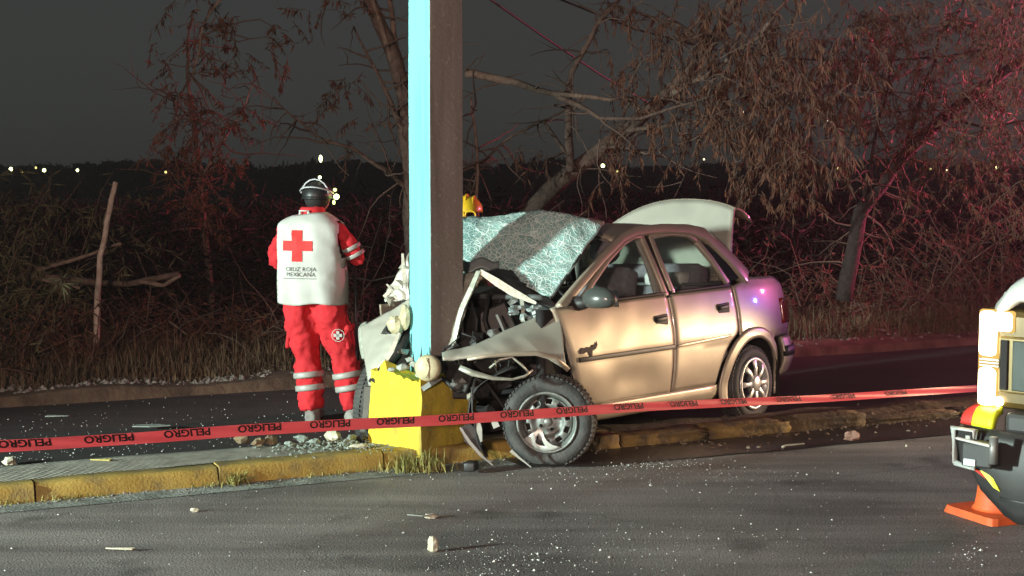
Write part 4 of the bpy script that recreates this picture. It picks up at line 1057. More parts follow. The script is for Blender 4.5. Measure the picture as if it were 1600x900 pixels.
# arm holes: leave out the faces at the sides below the shoulder
NU, NV = 72, 40
def hole(i, j):
    s = (i + .5) / NU; t = (j + .5) / NV
    ds = min(abs(s - 0.0), abs(s - 0.5), abs(s - 1.0))
    return 0.52 < t < 0.93 and ds < 0.040 + 0.026 * math.sin((t - 0.52) / 0.41 * math.pi)
b.grid(vest, NU, NV, closeu=True, skip=hole)
vs1 = b.build("vest", M_VEST, med1, solid=0.006, off=1)
def vback(x, z):
    """back surface of the vest at local x, z"""
    t = (z - 0.865) / 0.645; best = None
    lo, hi = 0.02, 0.48
    for _ in range(26):
        mdl = (lo + hi) / 2
        if vest(mdl, t).x < x: lo = mdl
        else: hi = mdl
    p = vest((lo + hi) / 2, t); return p.y
def decal(name, polys, m, off, parent):
    b = MB()
    for poly in polys:
        b.prism([(x, vback(x, z) - off, z) for x, z in poly], (0, -0.0015, 0))
    return b.build(name, m, parent, smooth=False)
cx, cz, ca_, cb_ = -0.045, 1.285, 0.036, 0.112
strips = []
N_ = 8
for k in range(N_):
    z0, z1 = cz - cb_ + 2 * cb_ * k / N_, cz - cb_ + 2 * cb_ * (k + 1) / N_
    for q in range(2): strips.append([(cx - ca_ + ca_ * q, z0), (cx - ca_ + ca_ * (q + 1), z0), (cx - ca_ + ca_ * (q + 1), z1), (cx - ca_ + ca_ * q, z1)])
for sg in (-1, 1):
    for k in range(3):
        for q in range(2):
            x0, x1 = cx + sg * (ca_ + (cb_ - ca_) * k / 3), cx + sg * (ca_ + (cb_ - ca_) * (k + 1) / 3)
            z0, z1 = cz - ca_ + ca_ * q, cz - ca_ + ca_ * (q + 1)
            strips.append([(x0, z0), (x1, z0), (x1, z1), (x0, z1)])
decal("red_cross", strips, M_CROSS, 0.009, vs1)
def word(txt, size, x, z, m, name):
    vv, ff = text_mesh(txt, size)
    b = MB(); b.add([(x + u, vback(x + u, z + w) - 0.010, z + w) for u, w in vv], ff)
    return b.build(name, m, vs1, smooth=False)
word("CRUZ ROJA", 0.042, -0.02, 1.118, M_INK, "lettering")
word("MEXICANA", 0.042, -0.02, 1.080, M_INK, "lettering")
decal("print_line", [[(-0.15 + 0.03 * k, 1.050), (-0.12 + 0.03 * k, 1.050), (-0.12 + 0.03 * k, 1.054), (-0.15 + 0.03 * k, 1.054)] for k in range(8)], M_INK, 0.009, vs1)
# collar with white marks
b = MB(); b.lathe([(.078, 1.485), (.080, 1.52), (.072, 1.55), (.066, 1.56)], 24, lambda r, a, q: Vector((r * math.cos(q) * 1.12, 0.02 + r * math.sin(q), a))); cl = b.build("collar", M_RED, med1, solid=0.008)
b = MB()
for x0, x1, z0, z1 in ((-.062, .012, 1.528, 1.538), (-.062, -.048, 1.500, 1.530), (-.002, .012, 1.505, 1.530), (.012, .052, 1.500, 1.512)):
    b.box(((x0 + x1) / 2, -.068, (z0 + z1) / 2), (x1 - x0, .006, z1 - z0))
b.build("collar_mark", M_VEST, cl)
# reflective bands: legs and right sleeve
def band(c, ax, rx, ry, w):
    c = Vector(c); ax = Vector(ax).normalized(); a = Vector((0, 1, 0)).cross(ax).normalized(); d = ax.cross(a)
    b = MB(); b.lathe([(1.0, -w / 2), (1.03, -w / 4), (1.03, w / 4), (1.0, w / 2)], 28, lambda r, h, q: c + ax * h + a * (rx * r * math.cos(q)) + d * (ry * r * math.sin(q)))
    b.build("reflective_band", M_BAND, med1, solid=0.004, off=1)
for s_ in ("l", "r"):
    kn, an = Vector(J1["knee" + s_]), Vector(J1["ank" + s_])
    for f, rx, ry in ((0.34, .098, .106), (0.58, .095, .101)): band(kn.lerp(an, f), an - kn, rx, ry, 0.042)
sr, er = Vector(J1["shor"]), Vector(J1["elbr"])
for f in (0.62, 0.86): band(sr.lerp(er, f), er - sr, .062, .062, 0.028)
for s_, sx in (("l", -1), ("r", 1)):
    hp_, kn_ = Vector(J1["hip" + s_]), Vector(J1["knee" + s_]); c_ = hp_.lerp(kn_, 0.62) + Vector((sx * 0.088, -0.01, 0))
    b = MB(); b.box(c_, (0.03, 0.13, 0.17), Matrix.Rotation(-sx * 0.12, 3, "Y")); b.box(c_ + Vector((sx * 0.008, 0, 0.07)), (0.03, 0.14, 0.05), Matrix.Rotation(-sx * 0.12, 3, "Y")); b.build("cargo_pocket", M_RED, med1, bevel=0.012)
# pocket badge with a small cross
b = MB(); pc = Vector((0.215, -0.095, 0.645))
for a_ in range(2): b.box(pc, (0.06, 0.006, 0.022) if a_ else (0.022, 0.006, 0.06))
b.lathe([(.042, 0), (.046, 0)], 20, lambda r, a, q: pc + Vector((r * math.cos(q), 0.001, r * math.sin(q))))
b.build("pocket_badge", M_BAND, med1, smooth=False)
# helmet with lamp
hd = Vector(J1["head"]) + Vector((0, 0, .092))
hm = empty("helmet"); hm.parent = med1
def dome(parent, m, c, rx, ry, rz_, cut=-0.25, name="shell"):
    b = MB(); b.grid(lambda s, t: Vector((c.x + rx * math.cos(2 * math.pi * s) * math.cos(cut + (math.pi / 2 - cut) * t), c.y + ry * math.sin(2 * math.pi * s) * math.cos(cut + (math.pi / 2 - cut) * t), c.z + rz_ * math.sin(cut + (math.pi / 2 - cut) * t))), 28, 12, closeu=True)
    return b.build(name, m, parent, solid=0.006, off=1)
dome(hm, M_HELM, hd + Vector((0, .01, .0)), .099, .126, .104, -0.12)
b = MB(); b.lathe([(1.0, -.018), (1.10, -.022), (1.12, -.012), (1.02, .0)], 32, lambda r, a, q: hd + Vector((.098 * r * math.cos(q), .01 + .126 * r * math.sin(q), a))); b.build("helmet_rim", M_HELM, hm)
b = MB(); b.tube([hd + Vector((.112 * math.cos(R(180 + 6 * k)), .134 * math.sin(R(180 + 6 * k)), 0.02 + 0.045 * math.sin(R(6 * k)))) for k in range(31)], .006, 6); b.build("helmet_strap", mat("pale_strap", (0.45, 0.45, 0.48), 0.5), hm)
b = MB(); b.tube([hd + Vector((.10 * math.cos(R(a)), -.05, .122 * math.sin(R(a)))) for a in range(10, 171, 20)], .006, 6); b.build("helmet_strap", mat("pale_strap", (0.45, 0.45, 0.48), 0.5), hm)
b = MB(); b.tube([hd + Vector((.108, .02, -.06)), hd + Vector((.118, .03, .0)), hd + Vector((.112, .05, .05))], .012, 7); b.build("lamp_bracket", M_HELM, hm)
M_LAMP = emis("helmet_lamp_glow", (0.85, 1.0, 0.35), 9.0)
b = MB(); b.ball(hd + Vector((.135, .0, -.005)), .020, 10, 7); b.build("helmet_lamp", M_LAMP, hm)
M_LDIM = emis("helmet_lamp_dim", (0.8, 0.95, 0.3), 3.0)
b = MB(); b.ball(hd + Vector((.125, .0, .045)), .013, 10, 7); b.build("helmet_lamp", M_LDIM, hm)
b = MB(); b.ball(hd + Vector((.120, -.01, -.045)), (.011, .011, .018), 8, 6); b.build("helmet_lamp", M_LDIM, hm)
b = MB(); b.ball(hd + Vector((.025, -.02, .135)), .012, 10, 7); b.build("helmet_lamp", emis("helmet_lamp_top", (0.9, 1.0, 0.5), 5.0), hm)
# long dark stick held at the right side
b = MB(); b.tube([(0.285, 0.06, 1.12), (0.29, 0.06, 0.75), (0.30, 0.05, 0.45)], 0.012, 6); b.build("radio_strap", M_HELM, med1)

# firefighter behind the wreck, only the yellow helmet shows over it
J2 = dict(J1); J2.update(pelvis=(0, 0.0, 0.80), chest=(0, -0.16, 1.14), neck=(0, -0.22, 1.28), head=(0, -0.25, 1.33),
          hipl=(-.1, 0, .76), kneel=(-.13, -.16, .44), ankl=(-.12, .05, .12), toel=(-.13, -.15, 0), hipr=(.1, 0, .76), kneer=(.13, -.16, .44), ankr=(.12, .05, .12), toer=(.13, -.15, 0),
          shol=(-.2, -.18, 1.22), elbl=(-.26, -.24, .98), wril=(-.15, -.42, .95), shor=(.2, -.18, 1.22), elbr=(.26, -.24, .98), wrir=(.15, -.42, .95))
hp = at(737, 340, 10.75)
med2 = person((hp.x - 0.01, 11.0, 0.03), R(-6), J2, M_BUNK, "crouching firefighter in yellow helmet behind the crushed windscreen")
h2 = empty("helmet"); h2.parent = med2
c2 = Vector((0, -0.25, 1.33 + .115))
dome(h2, M_HELY, c2, .115, .135, .110, -0.1)
b = MB(); b.tube([c2 + Vector((0, .12 * math.cos(R(a)), .118 * math.sin(R(a)))) for a in range(0, 181, 15)], .014, 6)
for s_ in (-.055, .055): b.tube([c2 + Vector((s_, .11 * math.cos(R(a)), .108 * math.sin(R(a)))) for a in range(10, 171, 16)], .010, 6)
b.build("helmet_ridge", M_HELY, h2)
b = MB()
for s_ in (-1, 1):
    g = c2 + Vector((s_ * .045, -.135, -.03)); b.tube([g + Vector((.040 * math.cos(R(a)), 0, .032 * math.sin(R(a)))) for a in range(0, 361, 24)], .007, 6, cap=False)
b.build("goggles", M_HELY, h2)

# ------------------------------------------------------------------ barrier tape
M_TAPE = mat("red_tape", (1.0, 0.17, 0.20), 0.4, col2=(1.0, 0.13, 0.16), nscale=3, spec=0.6)
nt_ = M_TAPE.node_tree; b_ = nt_.nodes["Principled BSDF"]
tl_ = nt_.nodes.new("ShaderNodeBsdfTranslucent"); tl_.inputs[0].default_value = (1.0, 0.12, 0.14, 1)
mx_ = nt_.nodes.new("ShaderNodeMixShader"); mx_.inputs[0].default_value = 0.08
nt_.links.new(b_.outputs[0], mx_.inputs[1]); nt_.links.new(tl_.outputs[0], mx_.inputs[2]); nt_.links.new(mx_.outputs[0], nt_.nodes["Material Output"].inputs[0])
M_TXT = mat("tape_print", (0.02, 0.008, 0.01), 0.6)
tape = tag(empty("barrier_tape", at(0, 697, 6.2)), "long red plastic barrier tape with black PELIGRO print across the road", "tape")
TO = Vector(tape.location)
def tY(px): return 7.93 / (1 - 0.769 * (px - 800) / 2200)
def tapep(px):
    py = 697 - 0.0585 * px - 1.5 * math.sin(px / 1500 * math.pi) + 1.2 * math.sin(px * 0.011)
    return at(px, py, tY(px))
def tape_frame(px):
    p = tapep(px); t = (tapep(px + 2) - tapep(px - 2)).normalized()
    nrm = Vector((t.y, -t.x, 0)).normalized(); upv = t.cross(nrm) * -1
    if upv.z < 0: upv = -upv
    tw = R(18) + R(14) * math.sin(px * 0.006 + 1.0) + (R(30) * max(0, (px - 1150) / 350) if px > 1150 else 0)
    return p, (upv * math.cos(tw) - nrm * math.sin(tw)), nrm
TW = 0.058
def tapef(s, t):
    px = -700 + 2230 * s; p, a, n_ = tape_frame(px)
    c = (t - 0.5) * TW
    return p + a * c + n_ * (0.004 * math.sin(t * 7 + px * 0.03)) - TO
b = MB(); b.grid(tapef, 260, 6); b.build("tape_band", M_TAPE, tape)
vv, ff = text_mesh("PELIGRO", 0.062, 0.0016)
for c0 in (38, 170, 292, 405, 515, 617, 712, 807, 893, 982, 1068, 1146, 1232, 1318, 1400):
    P0 = tapep(c0); sc = (tapep(c0 + 5) - tapep(c0 - 5)).length / 10
    b = MB(); out = []
    for x, y in vv:
        px = c0 - x * 1.0 / sc; p, a, n_ = tape_frame(px)     # printed upside down from here
        k = -y * 0.80 + 0.011
        k = min(k, TW / 2 - 0.001)
        out.append(p + a * k + n_ * 0.0065 - TO)
    b.add(out, ff); b.build("tape_lettering", M_TXT, tape, smooth=False)

# ------------------------------------------------------------------ traffic cone
cn = gnd(1556, 806, 0); cone = tag(empty("traffic_cone", cn, R(22)), "orange traffic cone with square base under the truck bumper", "cone")
M_CONE = mat("orange_cone", (0.82, 0.14, 0.035), 0.6, col2=(0.62, 0.10, 0.03), nscale=9)
b = MB()
b.grid(lambda s, t: Vector((0.19 * math.copysign(min(1, abs(math.cos(2 * math.pi * s)) * 1.35), math.cos(2 * math.pi * s)) * (1 - 0.06 * t), 0.19 * math.copysign(min(1, abs(math.sin(2 * math.pi * s)) * 1.35), math.sin(2 * math.pi * s)) * (1 - 0.06 * t), 0.002 + 0.036 * t)), 40, 2, closeu=True)
b.add([Vector((0.19 * .94 * math.copysign(min(1, abs(math.cos(2 * math.pi * k / 40)) * 1.35), math.cos(2 * math.pi * k / 40)), 0.19 * .94 * math.copysign(min(1, abs(math.sin(2 * math.pi * k / 40)) * 1.35), math.sin(2 * math.pi * k / 40)), 0.038)) for k in range(40)], [tuple(range(40))])
b.build("base", M_CONE, cone, smooth=False, bevel=0.006)
b = MB(); b.lathe([(.120, .038), (.105, .06), (.098, .10), (.060, .42), (.034, .66), (.030, .70), (.022, .705)], 32, lambda r, a, q: Vector((r * math.cos(q), r * math.sin(q), a)), cap=True); b.build("cone_body", M_CONE, cone)
b = MB(); b.lathe([(.077, .31), (.0795, .31), (.061, .43), (.059, .43)], 32, lambda r, a, q: Vector((r * math.cos(q), r * math.sin(q), a))); b.build("reflective_collar", M_VEST, cone)

# ------------------------------------------------------------------ rescue truck nose at the right
M_TW = mat("truck_white", (0.62, 0.62, 0.60), 0.35, coat=0.6, col2=(0.48, 0.46, 0.42), nscale=4, lo=0.45, hi=0.8, detail=9)
M_CHY = mat("chevron_yellow", (0.72, 0.78, 0.03), 0.5)
M_CHR = mat("chevron_red", (0.55, 0.04, 0.03), 0.5)
M_CHROME = mat("chrome", (0.60, 0.60, 0.60), 0.2, 0.9)
tk = empty("pickup_truck", (1.90, 5.95, 0), 0)
TA = R(-43)                         # lateral axis to the truck's left, as seen running right and toward us
tk.rotation_euler = (0, 0, TA)
tag(tk, "white rescue truck nose with glowing headlamp and yellow red chevron bumper", "truck")
# local: x lateral (0 = truck's right side, image left), y backwards, z up; width 2.0
def TB(name, c, size, m, bev=0.02, parent=tk, rot=None):
    b = MB(); b.box(c, size, rot); return b.build(name, m, parent, smooth=False, bevel=bev)
TEX = Vector((math.cos(TA), math.sin(TA), 0)); TEY = Vector((-math.sin(TA), math.cos(TA), 0)); TOR = Vector((1.90, 5.95, 0))
def tloc(px, py, yl):
    """truck-local point on the plane y = yl seen at a photo pixel"""
    d = at(px, py, 1.0) - Vector((0, 0, CAM_H)); o = Vector((0, 0, CAM_H)) - TOR
    k = (yl - o.dot(TEY)) / d.dot(TEY); p = o + d * k
    return Vector((p.dot(TEX), yl, p.z))
# bumper with wrap-round end
b = MB()
def tb(s, t):
    pth = [(0.08, 0.62), (0.06, 0.40), (0.04, 0.20), (0.05, 0.05), (0.12, -0.02), (0.40, -0.06), (1.0, -0.09), (1.6, -0.06), (1.88, -0.02), (1.95, 0.05), (1.96, 0.20), (1.94, 0.40), (1.92, 0.62)]
    k = s * 12; i = min(int(k), 11); f = k - i
    x = pth[i][0] * (1 - f) + pth[i + 1][0] * f; y = pth[i][1] * (1 - f) + pth[i + 1][1] * f
    zb = max(0.29, 0.50 - 0.80 * max(0, min(x, 2 - x)))
    return Vector((x, y - 0.03 * math.sin(math.pi * t), zb + (0.665 - zb) * t))
b.grid(tb, 60, 8); bp = b.build("front_bumper", M_PLAS, tk, solid=0.03)
def chev(s0, s1, t0, t1, lean, m):
    b = MB(); b.grid(lambda s, t: tb(s0 + (s1 - s0) * s + lean * t, t0 + (t1 - t0) * t) + Vector((-0.004 if s0 < .3 else 0, -0.006, 0)), 8, 6); b.build("chevron_stripe", m, bp, solid=0.002)
for x0_, x1_, m_c in ((0.005, 0.062, M_CHR), (0.064, 0.165, M_CHY)):
    b = MB(); b.grid(lambda s, t: Vector((x0_ + (x1_ - x0_) * s + 0.012 * t, 0.02 - 0.35 * (x0_ + (x1_ - x0_) * s) + 0.09 * t ** 2.5, 0.668 + 0.085 * math.sin(t * 1.5) - 0.03 * max(0, 1 - (x0_ + (x1_ - x0_) * s) / 0.05) ** 2 * t)), 8, 8); b.build("chevron_stripe", m_c, bp, solid=0.03)
for k in range(4): chev(0.46 + 0.1 * k, 0.51 + 0.1 * k, 0.05, 1.0, 0.03, M_CHR if k % 2 else M_CHY)
b = MB(); b.prism([tloc(1531, 735, -.05), tloc(1545, 735, -.05), tloc(1562, 768, -.07), tloc(1552, 762, -.07)], (0, 0.02, 0)); b.build("chevron_stripe", M_CHY, bp, smooth=False)
b = MB(); b.prism([tloc(1520, 733, -.045), tloc(1530, 735, -.05), tloc(1542, 750, -.05)], (0, 0.02, 0)); b.build("chevron_stripe", M_CHR, bp, smooth=False)
# fog-lamp pocket: pale frame round a dark recess at the bumper corner
fr_ = empty("fog_lamp"); fr_.parent = tk
b = MB(); c = [(0.012, -0.03, 0.505), (-0.002, -0.03, 0.655), (0.115, -0.07, 0.660), (0.105, -0.07, 0.500)]
b.tube([Vector(c[k % 4]) for k in range(5)], 0.014, 6); b.build("lamp_surround", mat("pale_plastic", (0.55, 0.55, 0.53), 0.5), fr_)
b = MB(); b.add([Vector(p) + Vector((0, 0.035, 0)) for p in c], [(0, 1, 2, 3)]); b.build("lamp_recess", M_DARK, fr_, smooth=False, solid=0.02)
b = MB(); b.grid(lambda s, t: Vector((0.060 + 0.02 * s, -0.045, 0.52 + 0.11 * t)), 2, 4); b.build("lamp_lens", mat("clear_lens", (0.55, 0.56, 0.55), 0.15, coat=1.0), fr_, solid=0.02)
TB("tow_bracket", (0.165, -0.12, 0.575), (0.13, 0.10, 0.10), M_PLAS, 0.01)
TB("bracket_lip", (0.155, -0.175, 0.632), (0.15, 0.02, 0.010), mat("pale_plastic", (0.55, 0.55, 0.53), 0.5), 0.004, rot=Matrix.Rotation(R(6), 3, "Y"))
TB("licence_sticker", (0.140, -0.172, 0.545), (0.05, 0.012, 0.028), mat("blue_white_print", (0.45, 0.60, 0.75), 0.5, col2=(0.75, 0.78, 0.78), nscale=30), 0.002)
b = MB(); b.tube([(0.235, -0.16, 0.55), (0.235, -0.16, 0.66)], 0.018, 12); b.build("tow_hook", M_METAL, tk)
b = MB(); b.grid(lambda s, t: Vector((0.22 + 1.56 * s, -0.05 + 0.25 * t - 0.06 * math.sin(math.pi * s), 0.40 - 0.12 * math.sin(t * math.pi / 2))), 20, 5); b.build("air_dam", M_PLAS, tk, solid=0.02)
# C-shaped lit headlamp, both sides
M_HLIT = emis("headlamp_glow", (1.0, 0.88, 0.58), 14.0)
M_HEDGE = emis("headlamp_halo_glow", (1.0, 0.62, 0.16), 0.95)  # glow painted on the rim for the halo round the lit bars
M_HRIM = mat("headlamp_body", (0.10, 0.065, 0.02), 0.3, 0.3)
def headlamp(x0, sg):
    h = empty("headlamp"); h.parent = tk
    X = lambda q: x0 + sg * q
    def yy(q): return 0.02 - 0.06 * q
    def slab(name, q0, q1, z0, z1, m, y=0.0, d=0.05, bev=0.012):
        b = MB(); b.prism([(X(q0), yy(q0) + y, z0), (X(q1), yy(q1) + y, z0), (X(q1), yy(q1) + y, z1), (X(q0), yy(q0) + y, z1)], (0, d, 0)); return b.build(name, m, h, smooth=False, bevel=bev)
    slab("lamp_housing", 0.0, 0.36, 0.745, 1.165, M_HRIM, 0.035, 0.25, 0.03)
    slab("light_bar", 0.006, 0.082, 0.965, 1.155, M_HLIT, 0.0, 0.05, 0.02)
    slab("light_bar", 0.006, 0.082, 0.755, 0.915, M_HLIT, 0.0, 0.05, 0.02)
    slab("light_bar", 0.078, 0.150, 1.075, 1.153, M_HLIT, 0.0, 0.05, 0.015)
    slab("light_bar", 0.078, 0.115, 0.757, 0.795, M_HLIT, 0.0, 0.05, 0.015)
    slab("halo_rim", -0.004, 0.090, 0.748, 1.162, M_HEDGE, 0.022, 0.03, 0.02)
    slab("halo_rim", 0.088, 0.158, 1.068, 1.160, M_HEDGE, 0.022, 0.03, 0.012)
    for z in (0.925, 0.938, 0.951): slab("lamp_rib", 0.012, 0.10, z - 0.004, z + 0.004, M_CHROME, 0.01, 0.03, 0.001)
    slab("projector_frame", 0.094, 0.30, 0.815, 1.055, mat("gold_bezel", (0.16, 0.11, 0.04), 0.35, 0.4), 0.015, 0.03, 0.01)
    slab("projector_lens", 0.106, 0.140, 0.83, 1.04, M_DARK, 0.004, 0.03, 0.004)
    slab("projector_lens", 0.160, 0.29, 0.83, 1.04, mat("lens_green", (0.018, 0.030, 0.024), 0.15, coat=1.0), 0.006, 0.03, 0.004)
headlamp(0.066, 1); headlamp(1.934, -1)
# grille, bonnet, wings, cab
g = empty("grille"); g.parent = tk
TB("grille_frame", (1.0, 0.03, 0.95), (1.08, 0.10, 0.42), M_CHROME, 0.03, g)
for k in range(4): TB("grille_bar", (1.0, -0.03, 0.81 + 0.09 * k), (1.0, 0.03, 0.045), M_PLAS, 0.01, g)
TB("valance", (1.0, 0.05, 0.70), (1.56, 0.16, 0.09), M_PLAS, 0.02)
TB("upper_bracket", (0.42, -0.02, 1.155), (0.22, 0.10, 0.05), M_METAL, 0.008)
def hoodf(s, t):
    x = 0.115 + 1.77 * s; y = 0.03 + 1.30 * t; a = abs(s - 0.5) * 2
    z = 1.315 - 0.10 * max(0, 1 - t * 14) - 0.11 * max(0, (a - 0.90) / 0.10) + 0.02 * t
    z += 0.02 * (1 if a < 0.5 else 0)
    return Vector((x, y, z))
b = MB(); b.grid(hoodf, 30, 18); b.build("bonnet", M_TW, tk, solid=0.03)
for sg, xx in ((1, 0.12), (-1, 1.88)):
    b = MB()
    def wf(s, t, xx=xx, sg=sg):
        y = 0.12 + 1.35 * s; d2 = 0.46 ** 2 - (y - 0.78) ** 2
        zb = max(0.50, 0.42 + math.sqrt(d2)) if d2 > 0 else 0.50
        z = zb + (1.22 - zb) * t
        return Vector((xx - sg * 0.02 * math.sin(math.pi * t) + sg * 0.10 * max(0, t - 0.8) * 5 * 0.5, y, z))
    b.grid(wf, 40, 10); b.build("front_wing", M_TW, tk, solid=0.03)
    fn = lambda r, a, q, xx=xx, sg=sg: Vector((xx + sg * (0.16 - a), 0.78 + r * math.cos(q), 0.40 + r * math.sin(q)))
    w = empty("wheel"); w.parent = tk
    b = MB(); b.lathe([(.23, .12), (.26, .135), (.34, .13), (.385, .11), (.40, .06), (.40, -.10), (.36, -.12), (.24, -.10)], 44, fn); b.build("tyre", M_TYRE, w)
    b = MB(); b.lathe([(.24, .12), (.20, .09), (.12, .11), (.0001, .12)], 30, fn); b.build("rim", M_METAL, w)
    TB("front_door", (xx + sg * 0.03, 2.05, 0.88), (0.05, 1.05, 0.72), M_TW, 0.02)
    TB("rear_side_panel", (xx + sg * 0.03, 3.9, 0.88), (0.05, 2.6, 0.72), M_TW, 0.02)
    b = MB(); b.bar([(xx + sg * .06, 1.40, 1.26), (xx + sg * .20, 2.0, 1.88)], 0.09, 0.06, (-sg, -0.3, 0.3)); b.build("cab_pillar", M_TW, tk)
    m_ = empty("door_mirror"); m_.parent = tk
    TB("mirror_arm", (xx - sg * 0.08, 1.62, 1.34), (0.20, 0.04, 0.04), M_PLAS, 0.01, m_); TB("mirror_shell", (xx - sg * 0.22, 1.62, 1.45), (0.18, 0.08, 0.30), M_PLAS, 0.03, m_)
    fn2 = lambda r, a, q, xx=xx, sg=sg: Vector((xx + sg * (0.16 - a), 4.3 + r * math.cos(q), 0.40 + r * math.sin(q)))
    w = empty("wheel"); w.parent = tk
    b = MB(); b.lathe([(.23, .12), (.26, .135), (.34, .13), (.385, .11), (.40, .06), (.40, -.10), (.36, -.12), (.24, -.10)], 44, fn2); b.build("tyre", M_TYRE, w)
    b = MB(); b.lathe([(.24, .12), (.20, .09), (.12, .11), (.0001, .12)], 30, fn2); b.build("rim", M_METAL, w)
b = MB(); b.add([(0.12, 1.42, 1.27), (1.88, 1.42, 1.27), (1.74, 2.02, 1.86), (0.26, 2.02, 1.86)], [(0, 1, 2, 3)]); b.build("windscreen", M_GLASS, tk, smooth=False, solid=0.006)
TB("cab_roof", (1.0, 2.75, 1.90), (1.56, 1.55, 0.07), M_TW, 0.03)
TB("cab_back", (1.0, 3.5, 1.52), (1.6, 0.06, 0.70), M_TW, 0.02)
TB("cargo_bed", (1.0, 3.9, 0.75), (1.86, 2.5, 0.10), M_PLAS, 0.02)
TB("tailgate", (1.0, 5.18, 0.90), (1.86, 0.06, 0.62), M_TW, 0.02)
TB("chassis", (1.0, 2.6, 0.46), (1.3, 4.9, 0.16), M_DARK, 0.02)
lb = empty("light_bar"); lb.parent = tk
TB("bar_base", (1.0, 2.55, 1.96), (1.30, 0.26, 0.05), M_PLAS, 0.01, lb)
TB("red_lens", (0.62, 2.55, 2.03), (0.52, 0.22, 0.10), emis("red_beacon_glow", (1.0, 0.05, 0.08), 6.0), 0.02, lb)
TB("blue_lens", (1.38, 2.55, 2.03), (0.52, 0.22, 0.10), emis("blue_beacon_glow", (0.12, 0.15, 1.0), 6.0), 0.02, lb)
# ------------------------------------------------------------------ vegetation
M_BARK = mat("bark", (0.085, 0.055, 0.043), 0.95, col2=(0.15, 0.10, 0.08), nscale=16, bump=0.9, bscale=25)
M_DEAD = mat("dead_wood", (0.25, 0.18, 0.14), 0.9, col2=(0.14, 0.095, 0.07), nscale=14, bump=0.7, bscale=25)
M_TWIG = mat("twig", (0.12, 0.075, 0.058), 0.95)
M_DRYL = mat("dry_leaf", (0.165, 0.062, 0.032), 0.8, col2=(0.05, 0.024, 0.014), nscale=7, lo=0.3, hi=0.68)
M_OLIV = mat("olive_leaf", (0.11, 0.10, 0.045), 0.8, col2=(0.06, 0.05, 0.025), nscale=2.5)
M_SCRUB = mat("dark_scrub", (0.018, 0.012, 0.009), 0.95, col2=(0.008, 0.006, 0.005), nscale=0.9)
M_STRAW = mat("dry_grass", (0.21, 0.145, 0.085), 0.9, col2=(0.10, 0.065, 0.04), nscale=1.4)
M_GREENG = mat("weed_grass", (0.22, 0.22, 0.06), 0.85, col2=(0.36, 0.30, 0.10), nscale=12)

def leaf_quads(C, D, L_, W, rng):
    """long narrow folded leaves: base C, direction D (n,3), lengths L_, widths W"""
    n = len(C); ref = rng.normal(size=(n, 3)); side = np.cross(D, ref); side /= (np.linalg.norm(side, axis=1, keepdims=True) + 1e-9)
    nn = np.cross(side, D)
    L_ = L_[:, None]; W = W[:, None]
    v0 = C; v1 = C + D * L_ * .45 + side * W * .5 + nn * W * .2; v2 = C + D * L_ ; v3 = C + D * L_ * .45 - side * W * .5 + nn * W * .2
    V = np.stack([v0, v1, v2, v3], 1).reshape(-1, 3)
    base = np.arange(n)[:, None] * 4
    F = np.concatenate([base + np.array([[0, 1, 2]]), base + np.array([[0, 2, 3]])])
    return V, F

def wander(p0, d, length, n, curl, droop, rng):
    pts = [Vector(p0)]; d = Vector(d).normalized()
    for k in range(n):
        d = (d + Vector(rng.normal(size=3)) * curl + Vector((0, 0, -droop))).normalized()
        pts.append(pts[-1] + d * (length / n))
    return pts

